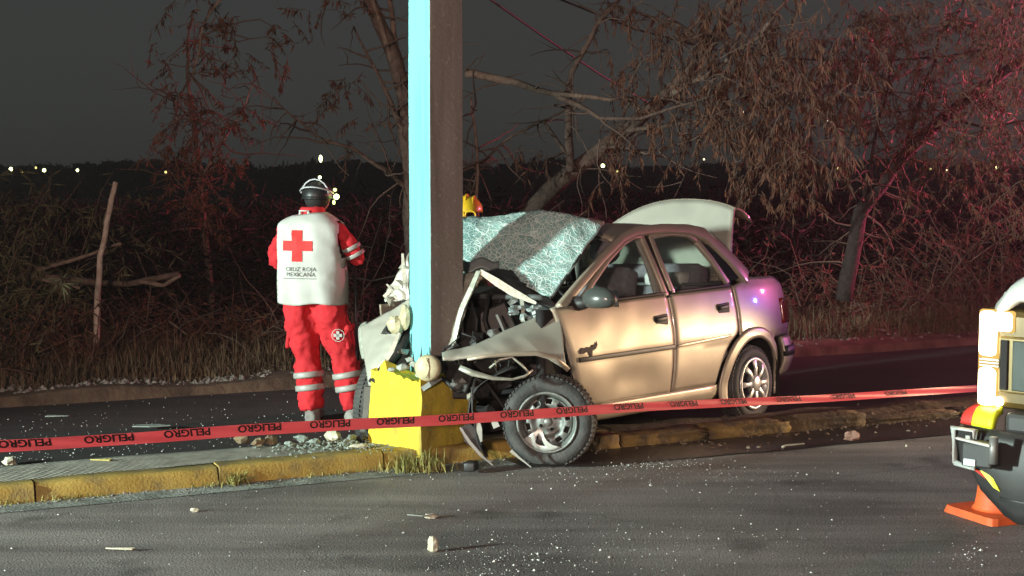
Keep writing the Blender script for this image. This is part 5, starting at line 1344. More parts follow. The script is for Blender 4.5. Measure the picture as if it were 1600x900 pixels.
def tree(label, base, limbs, clumps, leaf_mat, seed, leaf_L=(0.05, 0.13), leaf_W=0.013, droop=0.8, twigs=60, name="tree", cat="tree", sticks=True, bark=None):
    """limbs: list of (pixel points with depth, r0, r1); clumps: (px, py, Y, radius_px, leaf count)"""
    rng = np.random.default_rng(seed)
    root = tag(empty(name, base), label, cat); O = Vector(base)
    allp = []
    for i, (pts, r0, r1) in enumerate(limbs):
        P = [at(*p) if len(p) == 3 else Vector(p[:3]) for p in pts]
        # resample with a natural wobble
        Q = []
        for a, c in zip(P[:-1], P[1:]):
            for k in range(5): Q.append(a.lerp(c, k / 5))
        Q.append(P[-1])
        Q = [q + Vector(noise.noise_vector(q * 3 + Vector((seed, i, 0)))) * 0.035 * (0 if k == 0 else 1) for k, q in enumerate(Q)]
        rad = [r0 + (r1 - r0) * (k / (len(Q) - 1)) ** 0.8 for k in range(len(Q))]
        rad = [r * (1 + 0.12 * noise.noise(q * 9)) for r, q in zip(rad, Q)]
        b = MB(); b.tube([q - O for q in Q], rad, 9)
        b.build("trunk" if i == 0 else "branch", bark or (M_BARK if i % 3 != 1 else M_DEAD), root)
        allp += [(q, r) for q, r in zip(Q, rad)]
    # twigs off the limbs
    b = MB()
    for k in range(twigs):
        q, r = allp[rng.integers(len(allp))]
        d = Vector(rng.normal(size=3)); d.z = d.z * .6 - 0.15
        L_ = rng.uniform(0.25, 0.9)
        pts = wander(q, d, L_, 6, 0.22, 0.06, rng)
        b.tube([p - O for p in pts], [min(r, 0.012) * (1 - .13 * i) for i in range(7)], 4, cap=False)
        if rng.random() < .6:
            j = rng.integers(2, 6); pts2 = wander(pts[j], Vector(rng.normal(size=3)), L_ * .5, 4, 0.3, 0.1, rng)
            b.tube([p - O for p in pts2], [0.005 * (1 - .2 * i) for i in range(5)], 4, cap=False)
    Vs, Fs = [], []; off = 0
    for (px, py, Y, rp_, n) in clumps:
        c = at(px, py, Y); r = rp_ / FPX * Y
        # sprays: a drooping twig dressed with leaves on both sides
        ns = max(4, int(n * 1.4) // 22)
        for k in range(ns):
            q = np.array(c) + rng.normal(size=3) * r * np.array([.55, .55, .50])
            dd = Vector((rng.normal() * .8, rng.normal() * .8, -0.2 + rng.normal() * .5))
            L_ = rng.uniform(.25, .6) * min(1.2, r / 0.5 + .3)
            pts = wander(q, dd, L_, 6, 0.18, 0.20 * droop, rng)
            if sticks: b.tube([p - O for p in pts], [0.0055 - .0007 * i for i in range(7)], 3, cap=False)
            m = 22
            ti = rng.uniform(0.1, 1.0, m) * 6
            ii = np.minimum(ti.astype(int), 5); ff_ = (ti - ii)[:, None]
            A = np.array([list(p) for p in pts])
            C = A[ii] * (1 - ff_) + A[ii + 1] * ff_
            T = A[ii + 1] - A[ii]; T /= np.linalg.norm(T, axis=1, keepdims=True)
            D = T * .35 + rng.normal(size=(m, 3)) * .55 + np.array([0, 0, -droop])
            D /= np.linalg.norm(D, axis=1, keepdims=True)
            V, F = leaf_quads(C, D, rng.uniform(*leaf_L, m) * rng.uniform(.5, 1.2), np.full(m, leaf_W) * rng.uniform(.5, 1.6, m), rng)
            Vs.append(V); Fs.append(F + off); off += len(V)
    if b.f: tag(b.build("twigs", M_TWIG, root), kind="stuff")
    if Vs:
        V = np.concatenate(Vs) - np.array(O); raw("crown", V, np.concatenate(Fs), leaf_mat, root)
    return root

# tree behind the pole
tb0 = on_verge(652, 12.1)
tree("bare forked tree rising directly behind the turquoise pole", tb0,
     [([(*tb0,  0), (648, 430, 13.2), (642, 270, 13.2), (632, 160, 13.2), (606, 60, 13.2), (568, -20, 13.2), (520, -110, 13.2)], 0.10, 0.05) if False else ([(650, 575, 13.2), (648, 430, 13.2), (642, 270, 13.2), (632, 160, 13.2), (606, 60, 13.2), (568, -20, 13.2), (520, -110, 13.2)], 0.11, 0.05),
      ([(640, 170, 13.2), (622, 80, 13.25), (612, 20, 13.3), (600, -60, 13.3)], 0.035, 0.02),
      ([(640, 220, 13.2), (604, 150, 13.1), (575, 90, 13.1), (556, 40, 13.1)], 0.030, 0.008),
      ([(640, 300, 13.2), (600, 262, 13.0), (548, 232, 13.0), (490, 212, 13.0), (455, 180, 13.0), (430, 150, 13.0)], 0.026, 0.006),
      ([(630, 140, 13.2), (560, -60, 13.1), (450, -90, 13.0), (360, -40, 12.9), (320, 40, 12.9), (300, 120, 12.9)], 0.03, 0.008),
      ([(632, 200, 13.2), (616, 170, 13.0), (598, 165, 13.0), (560, 120, 13.0)], 0.016, 0.004),
      ([(645, 250, 13.2), (660, 120, 13.4), (672, 0, 13.4)], 0.05, 0.02)],
     [(520, 140, 13.0, 26, 160), (430, 60, 13.0, 30, 60), (340, 25, 12.9, 45, 200), (545, 200, 13, 30, 70), (470, 20, 13, 20, 40), (560, 10, 13, 14, 40)],
     M_DRYL, 21, twigs=70)
# drooping tree at the left
tb1 = on_verge(318, 13.2)
tree("drooping dry-leaved tree hanging over the left scrub, left of paramedic", tb1,
     [([(330, 500, 14.2), (322, 380, 14.2), (312, 280, 14.2), (300, 190, 14.2), (290, 110, 14.2), (300, 30, 14.2)], 0.04, 0.012),
      ([(312, 280, 14.2), (345, 220, 14.1), (380, 170, 14.1), (402, 120, 14.1)], 0.016, 0.005),
      ([(300, 190, 14.2), (270, 150, 14.2), (258, 120, 14.2)], 0.014, 0.004),
      ([(318, 330, 14.2), (285, 290, 14.0), (262, 262, 14.0)], 0.012, 0.004)],
     [(285, 140, 14.1, 45, 330), (325, 200, 14.1, 45, 330), (275, 235, 14.1, 40, 330), (330, 260, 14.1, 40, 300), (300, 310, 13.8, 34, 300), (330, 345, 13.7, 26, 200), (380, 170, 14.1, 30, 150), (385, 240, 14.1, 28, 120), (350, 110, 14.1, 34, 130), (310, 60, 14.1, 40, 180), (420, 95, 14.1, 26, 100)],
     M_DRYL, 22, twigs=50)
# big tree over the wreck
tree("large leaning tree with brown hanging pods over the car boot", on_verge(800, 12.6),
     [([(800, 480, 14.2), (828, 335, 14.2), (885, 275, 14.2), (950, 225, 14.2), (1030, 160, 14.2), (1110, 70, 14.2), (1165, -30, 14.2)], 0.115, 0.05),
      ([(727, 114, 13.6), (790, 124, 13.6), (868, 146, 13.7), (950, 156, 13.8), (1015, 150, 13.9)], 0.045, 0.014),
      ([(868, 150, 13.7), (935, 184, 13.6), (1000, 186, 13.6), (1075, 165, 13.6), (1150, 130, 13.6)], 0.028, 0.008),
      ([(892, 268, 14.1), (888, 180, 14.0), (892, 110, 14.0), (930, 40, 14.0), (985, -20, 14.0)], 0.045, 0.02),
      ([(1030, 160, 14.2), (1100, 120, 13.9), (1180, 60, 13.8), (1240, -10, 13.8)], 0.035, 0.015),
      ([(980, 205, 14.1), (1080, 190, 13.9), (1160, 175, 13.8), (1230, 160, 13.8)], 0.025, 0.008),
      ([(900, 265, 14.1), (850, 190, 14.0), (800, 215, 14.0), (760, 250, 14.0), (724, 268, 14.0)], 0.022, 0.008),
      ([(745, 380, 13.9), (744, 300, 13.9), (745, 220, 13.9), (738, 150, 13.9)], 0.022, 0.012),
      ([(940, 230, 14.1), (1010, 240, 13.8), (1100, 210, 13.7)], 0.02, 0.006),
      ([(1110, 70, 14.2), (1060, 40, 14.0), (1000, 20, 14.0), (960, 10, 14.0)], 0.025, 0.008)],
     [(1010, 110, 13.8, 60, 240), (1100, 90, 13.7, 70, 620), (1190, 110, 13.6, 70, 1000), (1260, 150, 13.6, 60, 800), (1140, 170, 13.6, 60, 620), (1200, 215, 13.5, 55, 760), (1270, 230, 13.5, 45, 480), (1060, 200, 13.7, 50, 240), (1240, 270, 13.5, 36, 260), (1290, 80, 13.7, 60, 620), (1210, 30, 13.7, 60, 520), (1120, 15, 13.8, 50, 320), (1035, 35, 14, 50, 220), (980, 190, 13.8, 40, 130), (950, 260, 13.9, 40, 120), (1180, 300, 13.6, 26, 90), (840, 230, 14, 30, 60), (970, 20, 14.0, 40, 170), (1330, 150, 13.6, 40, 300)],
     M_DRYL, 23, leaf_L=(0.06, 0.17), leaf_W=0.015, droop=1.4, twigs=170)
# right-hand tree
tree("thin-leaved tree with dark slanting trunk at the right edge", on_verge(1330, 12.6),
     [([(1318, 470, 15), (1345, 330, 15), (1405, 250, 15), (1480, 180, 15), (1560, 120, 15), (1660, 50, 15)], 0.09, 0.05),
      ([(1405, 250, 15), (1440, 150, 14.8), (1470, 60, 14.8), (1520, -20, 14.8)], 0.03, 0.01),
      ([(1480, 180, 15), (1540, 200, 14.7), (1610, 190, 14.7)], 0.02, 0.008),
      ([(1345, 330, 15), (1370, 220, 14.8), (1390, 120, 14.8), (1410, 20, 14.8)], 0.024, 0.008),
      ([(1560, 120, 15), (1570, 40, 14.8), (1590, -30, 14.8)], 0.022, 0.01)],
     [(1400, 60, 14.7, 75, 900), (1480, 40, 14.7, 75, 900), (1560, 60, 14.6, 75, 900), (1440, 140, 14.7, 65, 700), (1540, 150, 14.6, 65, 760), (1590, 220, 14.5, 55, 560), (1600, 20, 14.6, 60, 500), (1330, 100, 14.7, 50, 420), (1380, 200, 14.6, 40, 240), (1480, 240, 14.5, 55, 600), (1350, 40, 14.7, 55, 560), (1560, 300, 14.4, 50, 460), (1620, 120, 14.6, 60, 260), (1420, 300, 14.5, 40, 180)],
     M_DRYL, 24, twigs=110, bark=mat("dark_bark", (0.022, 0.015, 0.014), 0.95, col2=(0.04, 0.026, 0.024), nscale=14, bump=0.9, bscale=25))

def shrub(label, px, v, hgt, wid, n_stem, n_leaf, lm, seed, leaf_L=(.06, .14), leaf_W=.016, droop=.3, curl=.2, sway=0.0, cat="shrub"):
    rng = np.random.default_rng(seed); c = on_verge(px, v)
    root = tag(empty("shrub", c), label, cat)
    b = MB(); Vs, Fs = [], []; off = 0
    for k in range(n_stem):
        p0 = Vector((rng.normal() * wid * .22, rng.normal() * wid * .2, -0.05))
        d = Vector((rng.normal() * wid / hgt * .55 + sway, rng.normal() * wid / hgt * .5, 1))
        L_ = hgt * rng.uniform(.55, 1.1)
        pts = wander(p0, d, L_, 8, curl * .5, 0.04 + droop * .10, rng)
        b.tube(pts, [0.011 * (1 - .1 * i) for i in range(9)], 4, cap=False)
        subs = [pts]
        for q in range(4):
            j = rng.integers(2, 8); pp = wander(pts[j], Vector(rng.normal(size=3)) + Vector((0, 0, .4)), L_ * .35, 5, .3, droop * .2, rng)
            b.tube(pp, [0.005 * (1 - .15 * i) for i in range(6)], 3, cap=False); subs.append(pp)
        m = max(1, n_leaf // (n_stem * 5))
        for pp in subs:
            A = np.array([list(p) for p in pp]); nseg = len(A) - 1
            ti = rng.uniform(.25, .999, m) * nseg; ii = ti.astype(int); f = (ti - ii)[:, None]
            C = A[ii] * (1 - f) + A[ii + 1] * f
            D = rng.normal(size=(m, 3)) * .7 + np.array([0, 0, .15 - droop]); D /= np.linalg.norm(D, axis=1, keepdims=True)
            V, F = leaf_quads(C, D, rng.uniform(*leaf_L, m), np.full(m, leaf_W), rng); Vs.append(V); Fs.append(F + off); off += len(V)
    tag(b.build("stems", M_TWIG, root), kind="stuff"); raw("foliage", np.concatenate(Vs), np.concatenate(Fs), lm, root)
    return root
shrub("tall leafy olive shrub at the left edge of the verge", 15, 13.2, 1.75, 0.8, 26, 3000, M_OLIV, 31, (.07, .17), .016, .5)
shrub("low reddish dry shrub below the left edge shrub", 50, 12.3, 0.75, 1.0, 20, 900, M_DRYL, 32)
shrub("tangled brown shrub behind the leaning post", 120, 13.4, 1.0, 1.3, 18, 900, M_DRYL, 33)
shrub("twiggy orange-brown shrub between post and paramedic", 350, 12.7, 0.75, 1.2, 24, 900, M_DRYL, 34, curl=.4)
shrub("dry shrub just left of the paramedic's legs", 430, 12.5, 0.6, 0.8, 16, 600, M_DRYL, 35)
shrub("bare shrub right behind the paramedic", 560, 12.8, 1.5, 0.9, 14, 260, M_DRYL, 36, curl=.3)
shrub("dry shrub beyond the car boot", 1280, 12.8, 0.9, 1.2, 24, 1100, M_DRYL, 37, curl=.4)
shrub("tangled leafless twiggy bush right of the car boot", 1400, 12.5, 1.05, 1.4, 46, 700, M_DRYL, 38, curl=.6)
shrub("tall arching bush behind the truck headlamp", 1500, 12.9, 1.7, 1.4, 30, 1300, M_DRYL, 39, droop=.6, curl=.3)
shrub("bush with bent canes at the right edge", 1590, 12.6, 1.5, 1.1, 26, 1100, M_DRYL, 40, droop=.6, curl=.35)
shrub("thin weed shrub seen over the car roof", 1010, 13.2, 1.4, 1.3, 16, 500, M_DRYL, 41, curl=.35)
shrub("dry shrub seen through the gap right of the pole", 770, 13.0, 1.5, 1.0, 18, 420, M_DRYL, 42, curl=.35)

# dead scrub thicket behind: one uncountable mass
def thicket(name, label, n, v0, v1, hmin, hmax, m, seed, L_=(.12, .30), W=.045, kind="stuff"):
    rng = np.random.default_rng(seed)
    u = rng.uniform(-8, 26, n); v = v0 + (v1 - v0) * rng.random(n) ** 1.3
    X = u * RDX - v * RDY; Y = u * RDY + v * RDX
    k = np.abs(X) < 0.42 * Y + 1.5
    X, Y, u, v = X[k], Y[k], u[k], v[k]
    H = np.array([hmin + (hmax - hmin) * (0.5 + 0.5 * noise.noise(Vector((x * .55, y * .55, seed)))) for x, y in zip(X, Y)])
    Z = rng.random(len(X)) ** 0.9 * H + 0.1
    C = np.stack([X, Y, Z], 1); D = rng.normal(size=C.shape) * np.array([1, 1, .8]); D /= np.linalg.norm(D, axis=1, keepdims=True)
    V, F = leaf_quads(C, D, rng.uniform(*L_, len(C)), np.full(len(C), W) * rng.uniform(.6, 1.4, len(C)), rng)
    return tag(raw(name, V, F, m), label, "scrub", kind=kind)
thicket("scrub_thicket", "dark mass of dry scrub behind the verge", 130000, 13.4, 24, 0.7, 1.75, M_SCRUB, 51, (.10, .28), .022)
# thin bare twigs through the thicket
rng = np.random.default_rng(52); b = MB()
for k in range(620):
    c = on_verge(rng.uniform(-80, 1680), rng.uniform(11.9, 15.0))
    d = Vector((rng.normal() * .8, rng.normal() * .5, rng.uniform(0.0, 1.2)))
    pts = wander(c + Vector((0, 0, rng.uniform(0, .35))), d, rng.uniform(.35, 1.2), 6, .22, .12, rng)
    b.tube(pts, [rng.uniform(.003, .008) * (1 - .13 * i) for i in range(7)], 3, cap=False)
tag(b.build("fallen_twigs", M_TWIG), "loose bare twigs tangled along the verge", "twigs", kind="stuff")

def blades(name, label, P, Hh, m, seed, lean=.5, W=.007, cat="grass"):
    rng = np.random.default_rng(seed); n = len(P)
    a = rng.uniform(0, 2 * np.pi, n); d = np.stack([np.cos(a), np.sin(a), np.zeros(n)], 1); s = np.stack([-np.sin(a), np.cos(a), np.zeros(n)], 1)
    le = (rng.random(n) * lean)[:, None]; H = Hh[:, None]; up_ = np.array([[0, 0, 1]])
    p1 = P + up_ * H * .55 + d * H * le * .4; p2 = P + up_ * H * (1 - .35 * le) + d * H * le * 1.2
    V = np.stack([P - s * W, P + s * W, p1 + s * W * .7, p1 - s * W * .7, p2], 1).reshape(-1, 3)
    base = np.arange(n)[:, None] * 5
    F = np.concatenate([base + np.array([[0, 1, 2]]), base + np.array([[0, 2, 3]]), base + np.array([[3, 2, 4]])])
    return tag(raw(name, V, F, m), label, cat, kind="stuff")
rng = np.random.default_rng(61)
# clumped dry grass
Pg, Hg = [], []
for k in range(1500):
    px = rng.uniform(-60, 1660); v = 11.72 + abs(rng.normal()) * 0.75
    c = on_verge(px, v); nb = rng.integers(6, 22); hh = rng.uniform(.10, .34) * (0.45 + 0.55 * min(1, (v - 11.6) / .6))
    for q in range(nb):
        Pg.append([c.x + rng.normal() * .05, c.y + rng.normal() * .05, c.z - .02]); Hg.append(hh * rng.uniform(.5, 1.3))
blades("verge_grass", "dry straw-coloured grass along the far verge", np.array(Pg), np.array(Hg), M_STRAW, 62, 1.0, .005)
# gravel at the left of the verge
def pebbles(name, label, P, S, m, seed, cat):
    rng = np.random.default_rng(seed); n = len(P)
    base = np.array([[1, 0, 0], [-1, 0, 0], [0, 1, 0], [0, -1, 0], [0, 0, .7], [0, 0, -.5]], float)
    tri = np.array([[4, 0, 2], [4, 2, 1], [4, 1, 3], [4, 3, 0], [5, 2, 0], [5, 1, 2], [5, 3, 1], [5, 0, 3]])
    V = base[None] * S[:, None, None] * rng.uniform(.55, 1.35, (n, 6, 3))
    a = rng.uniform(0, 6.28, n); ca, sa = np.cos(a), np.sin(a)
    x = V[..., 0] * ca[:, None] - V[..., 1] * sa[:, None]; y = V[..., 0] * sa[:, None] + V[..., 1] * ca[:, None]
    V = np.stack([x, y, V[..., 2]], -1) + P[:, None]
    F = (np.arange(n)[:, None, None] * 6 + tri[None]).reshape(-1, 3)
    return tag(raw(name, V.reshape(-1, 3), F, m), label, cat, kind="stuff")
Pp = []
for k in range(900):
    c = on_verge(rng.uniform(-40, 420), 11.55 + rng.random() * .75); Pp.append([*c])
for k in range(500):
    c = on_verge(rng.uniform(420, 1660), 11.5 + rng.random() * .6); Pp.append([*c])
pebbles("verge_gravel", "loose pale gravel along the edge of the verge", np.array(Pp), rng.uniform(.008, .032, len(Pp)), M_STONE, 63, "gravel")

# weathered leaning post and fallen limbs at the left
def log(name, label, pts, r0, r1, m, cat):
    P = [at(*p) for p in pts]; o = P[0]; Q = []
    for a, c in zip(P[:-1], P[1:]): Q += [a.lerp(c, k / 5) for k in range(5)]
    Q.append(P[-1]); Q = [q + Vector(noise.noise_vector(q * 5)) * .018 for q in Q]
    b = MB(); b.tube([q - o for q in Q], [(r0 + (r1 - r0) * k / (len(Q) - 1)) * (1 + .18 * noise.noise(q * 14)) for k, q in enumerate(Q)], 9)
    ob = b.build(name, m); ob.location = o
    return tag(ob, label, cat)
log("wooden_post", "pale weathered wooden post leaning in the left scrub", [(150, 540, 12.0), (152, 470, 12.0), (158, 400, 12.0), (170, 335, 12.0), (181, 284, 12.0)], .028, .022, mat("pale_wood", (0.55, 0.45, 0.38), .9, col2=(0.36, 0.27, 0.21), nscale=14, bump=.6, bscale=25), "post")
log("fallen_branch", "long fallen branch sloping up across the leaning post", [(60, 420, 12.2), (110, 408, 12.2), (190, 381, 12.2)], .020, .013, M_DEAD, "branch")
log("fallen_log", "thick fallen log lying behind the leaning post", [(50, 432, 12.4), (120, 440, 12.4), (200, 444, 12.4), (280, 428, 12.3)], .036, .024, M_BARK, "log")
log("fallen_branch", "thin fallen branch below the log near the post", [(62, 438, 12.3), (100, 446, 12.3), (126, 450, 12.3)], .018, .012, M_DEAD, "branch")
log("fallen_branch", "short pale branch lying low left of the paramedic", [(255, 530, 12.6), (310, 542, 12.6)], .016, .010, M_DEAD, "branch")
log("fallen_branch", "thin straight stick slanting behind the verge grass", [(265, 500, 12.8), (318, 545, 12.6)], .010, .007, M_DEAD, "branch")
log("fallen_branch", "broken branch stub pointing up between post and paramedic", [(215, 440, 12.3), (255, 446, 12.3), (282, 430, 12.3)], .020, .016, M_DEAD, "branch")
log("fallen_branch", "upright dead stem left of the leaning post", [(112, 560, 12.5), (114, 500, 12.5), (104, 455, 12.5)], .014, .008, M_BARK, "branch")

# ------------------------------------------------------------------ distant treeline, field and lamps
rng = np.random.default_rng(71)
b = MB()
for k in range(170):
    x = -75 + 150 * (k + rng.random()) / 170; h = 3.1 + 0.8 * noise.noise(Vector((x * .09, 0, 0))) + rng.uniform(-.3, .5)
    b.ball((x, 150 + rng.uniform(-4, 6), h * .45), (rng.uniform(1.0, 2.4), 2.0, h * .62), 9, 7, .16, k)
nq = 26000; X_ = rng.uniform(-75, 75, nq); Hh_ = np.array([3.3 + 0.9 * noise.noise(Vector((x * .09, 0, 0))) + 0.7 * noise.noise(Vector((x * .45, 3, 0))) + 0.5 * noise.noise(Vector((x * 1.3, 6, 0))) for x in X_])
C_ = np.stack([X_, 147 + rng.uniform(-2, 3, nq), rng.random(nq) ** .7 * Hh_], 1); D_ = rng.normal(size=C_.shape); D_ /= np.linalg.norm(D_, axis=1, keepdims=True)
V_, F_ = leaf_quads(C_, D_, rng.uniform(.3, .9, nq), np.full(nq, .25), rng); b.add(V_.tolist(), F_.tolist())
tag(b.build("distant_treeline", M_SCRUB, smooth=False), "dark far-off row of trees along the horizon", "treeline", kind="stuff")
M_GLOW = emis("street_lamp_glow", (0.95, 1.0, 0.45), 7.0)
M_GLOWW = emis("street_lamp_warm", (1.0, 0.80, 0.45), 4.0)
M_GLOWY = emis("street_lamp_sodium", (1.0, 0.92, 0.30), 2.2)
far = [(17, 264, 3.0, 0, "leftmost bright distant street lamp on the horizon"), (34, 269, 2.0, 0, "small distant lamp just right of the leftmost lamp"), (56, 262, 1.8, 0, "dim distant lamp, third from the left edge"), (69, 266, 3.0, 0, "bright distant lamp, fourth from the left edge"), (121, 266, 2.4, 0, "distant lamp standing alone left of the leaning post"), (259, 269, 2.0, 0, "distant lamp seen through the drooping left tree"), (501, 248, 2.8, 1, "tall pale distant lamp directly above paramedic's helmet"), (942, 259, 3.2, 0, "brightest distant lamp above the car roof"), (965, 268, 1.8, 0, "small distant lamp just right of the brightest roof lamp"), (1100, 249, 1.5, 1, "faint orange distant lamp above the open boot"), (1310, 263, 2.0, 0, "distant lamp right of the open boot"), (1454, 264, 1.6, 0, "left of two close distant lamps at right"), (1479, 266, 1.6, 1, "right of two close distant lamps at right"), (1558, 262, 2.6, 0, "rightmost distant lamp on the horizon")]
for px, py, r, k, lab in far:
    p = at(px, py, 138); g = Vector((p.x, p.y, -0.12))
    o = tag(empty("street_lamp", g), lab, "street lamp", "lamps on the horizon")
    h = p.z + 0.12
    b = MB(); b.tube([(0, 0.3, 0), (0, 0.3, h), (0, 0.1, h + .15)], 0.05, 5); b.build("post", M_DARK, o)
    b = MB(); b.ball((0, 0, h), (r * .062, r * .062, r * (.062 if px != 501 else .13)), 10, 8); b.build("lamp_globe", M_GLOWW if k and px != 501 else (M_GLOW if px in (17, 69, 942, 501, 1558, 121) else M_GLOWY), o)

# ------------------------------------------------------------------ overhead cables
M_WIRE = mat("cable_black", (0.012, 0.012, 0.013), 0.6)
def cable(label, pts):
    P = [at(*p) for p in pts]; Q = []
    for k in range(41):
        t = k / 40 * (len(P) - 1); i = min(int(t), len(P) - 2); f = t - i
        Q.append(P[i].lerp(P[i + 1], f) - P[0])
    b = MB(); b.tube(Q, .012, 5); o = b.build("overhead_cable", M_WIRE); o.location = P[0]; return tag(o, label, "cable", None)
cable("overhead cable sloping down right of the pole into the branches", [(640, -110, 14.6), (760, -5, 15), (850, 58, 15.5), (940, 118, 16), (1020, 165, 16.5)])
cable("long sagging overhead cable crossing the right-hand trees", [(700, -60, 15.2), (870, -3, 15.2), (990, 45, 15.2), (1110, 77, 15.2), (1240, 92, 15.2), (1360, 97, 15.2), (1480, 88, 15.2), (1600, 66, 15.2), (1750, 30, 15.2)])

# ------------------------------------------------------------------ broken glass and debris
M_BIT = mat("glass_crumbs", (0.75, 0.78, 0.74), 0.25, spec=0.8)
rng = np.random.default_rng(81)
P = []; S = []
def scat(n, cx, cy, sx, sy, s0, s1, z=0.004):
    for k in range(n):
        px, py = rng.normal(cx, sx), rng.normal(cy, sy)
        if py < 690 or py > 960: continue
        g = gnd(px, py, 0); u_, v_ = uv_of(g)
        if v_ > 7.74: continue
        P.append([g.x, g.y, z]); S.append(rng.uniform(s0, s1) * .85 * (rng.uniform(.5, 1.1) if rng.random() < .88 else rng.uniform(1.4, 2.4)))
scat(300, 800, 850, 420, 55, .0022, .0048)
scat(150, 770, 880, 60, 18, .002, .006)
scat(140, 900, 870, 110, 22, .002, .0055)
scat(420, 990, 722, 60, 7, .002, .006)
scat(260, 1000, 745, 160, 10, .002, .005)
scat(110, 420, 800, 260, 40, .002, .0045)
scat(120, 1080, 840, 150, 40, .002, .005)
scat(40, 1520, 868, 20, 12, .003, .006)
scat(50, 1300, 760, 160, 50, .002, .005)
pebbles("glass_crumbs", "scattered white crumbs of safety glass on the near road", np.array(P), np.array(S), M_BIT, 82, "broken glass")
P = []; S = []
for k in range(1100):
    px, py = rng.uniform(-40, 620), rng.uniform(615, 735)
    if rng.random() > (py - 600) / 130: continue
    g = gnd(px, py, -0.045); u_, v_ = uv_of(g)
    if v_ < V_K1 + .05 or v_ > V_F: continue
    P.append([g.x, g.y, -0.041]); S.append(rng.uniform(.0025, .007))
pebbles("road_grit", "pale grit and glass scattered on the far road beyond the median", np.array(P), np.array(S), M_BIT, 83, "grit")
# small weeds on the median and at the kerb foot
def tuft(label, px, py, z, n, h, spread, m, seed):
    g = gnd(px, py, z); r_ = np.random.default_rng(seed)
    Pn = np.stack([r_.normal(0, spread, n) * RDX + 0, r_.normal(0, spread, n) * RDY + r_.normal(0, .02, n), np.zeros(n)], 1)
    o = blades("grass_tuft", label, Pn, r_.uniform(.4, 1.2, n) * h, m, seed, 1.3, .0035)
    o.location = g; del o["kind"]; return o
tuft("green yellow grass tuft at kerb foot below the yellow footing", 650, 736, 0.005, 260, .13, .09, M_GREENG, 91)
tuft("small grass tuft at kerb foot left of the footing tuft", 368, 757, 0.005, 60, .10, .03, M_GREENG, 92)
P = []; H = []
for k in range(900):
    u_ = rng.uniform(-2, 4.5); v_ = V_K0 - abs(rng.normal()) * .035; g = rd(u_, v_, .004)
    if noise.noise(Vector((u_ * 1.7, 0, 4))) < -0.05: continue
    P.append([*g]); H.append(rng.uniform(.01, .045))
blades("gutter_weeds", "short dry weeds along the foot of the yellow kerb", np.array(P), np.array(H), M_GREENG, 93, 1.4, .003)
P = []; S = []
for k in range(700):
    u_ = rng.uniform(-2, 9.5); v_ = V_K0 - abs(rng.normal()) * .05; g = rd(u_, v_, .006); P.append([*g]); S.append(rng.uniform(.003, .011))
pebbles("gutter_grit", "crumbs of dirt and stone lying in the gutter", np.array(P), np.array(S), M_STONE, 94, "grit")
P = []; S = []
for k in range(900):
    u_ = rng.uniform(4.7, 10.5); v_ = V_K0 + rng.normal(.15, .22); g = rd(u_, v_, .03 if v_ > V_K0 + .05 else .005); P.append([*g]); S.append(rng.uniform(.005, .026))
pebbles("median_rubble", "small rubble on the broken earth median behind the car", np.array(P), np.array(S), mat("rubble_brown", (0.14, 0.10, 0.075), .95, col2=(0.22, 0.17, 0.13), nscale=10), 95, "rubble")

def chunk(name, label, px, py, z, size, m, seed, cat="debris", rz=0.0, jit=.28):
    g = gnd(px, py, z); b = MB(); b.ball((0, 0, size[2] * .75), size, 8, 6, jit, seed); b.v = [(x, y, max(0.001, zz)) for x, y, zz in b.v]
    o = b.build(name, m, smooth=False); o.location = g; o.rotation_euler = (0, 0, rz); return tag(o, label, cat)
M_PALE = mat("pale_rubbish", (0.62, 0.58, 0.46), .8, col2=(0.45, 0.40, 0.30), nscale=25)
M_PLATE = mat("grey_green_shard", (0.33, 0.38, 0.34), .6, col2=(0.20, 0.23, 0.21), nscale=20)
M_BROWN = mat("brown_rubble", (0.28, 0.20, 0.12), .9, col2=(0.16, 0.11, 0.07), nscale=18)
def sheetbit(name, label, px, py, z, poly, h, m, rz=0.0, cat="debris"):
    g = gnd(px, py, z); b = MB(); n = len(poly)
    lo = [Vector((x, y, 0.004 + h * (.5 + .5 * math.sin(3 * x * 30 + k)))) for k, (x, y) in enumerate(poly)]
    b.prism(lo, (0, 0, .006)); o = b.build(name, m, smooth=False); o.location = g; o.rotation_euler = (0, 0, rz); return tag(o, label, cat)
chunk("debris_chunk", "upright cream chunk lying alone on the near road", 677, 862, 0, (.030, .022, .042), M_PALE, 1, jit=.2)
chunk("debris_chunk", "small crumpled pale scrap on road above the cream chunk", 672, 810, 0, (.035, .02, .014), M_PALE, 2)
sheetbit("plastic_shard", "flat grey plastic shard beside the crumpled road scrap", 655, 811, 0, [(-.06, -.01), (.02, -.02), (.07, .0), (.03, .02), (-.04, .015)], .02, M_PLATE)
sheetbit("plastic_shard", "thin pale sliver on the near road at left", 188, 861, 0, [(-.07, -.006), (.06, -.01), (.07, .0), (-.05, .012)], .01, M_PALE, R(-8))
chunk("debris_chunk", "pale crumpled scrap on near road below the kerb", 303, 800, 0, (.022, .012, .012), M_PALE, 4)
chunk("debris_chunk", "white crumpled cup at the left edge on the far road", 15, 727, -0.045, (.045, .035, .03), M_PALE, 5)
sheetbit("plastic_shard", "long grey shard on far road near paramedic's left", 235, 673, -0.045, [(-.12, -.03), (.0, -.04), (.14, .0), (.05, .05), (-.10, .04)], .03, M_PLATE, R(5))
sheetbit("plastic_shard", "pale flat sliver far out on the far road at left", 90, 652, -0.045, [(-.09, -.012), (.08, -.012), (.09, .012), (-.08, .016)], .006, M_PLATE)
sheetbit("plastic_shard", "yellow leaf-like scrap on the median top at left", 158, 721, 0.1, [(-.06, -.01), (.05, -.012), (.06, .01), (-.04, .014)], .006, mat("yellow_scrap", (0.55, 0.48, 0.15), .8))
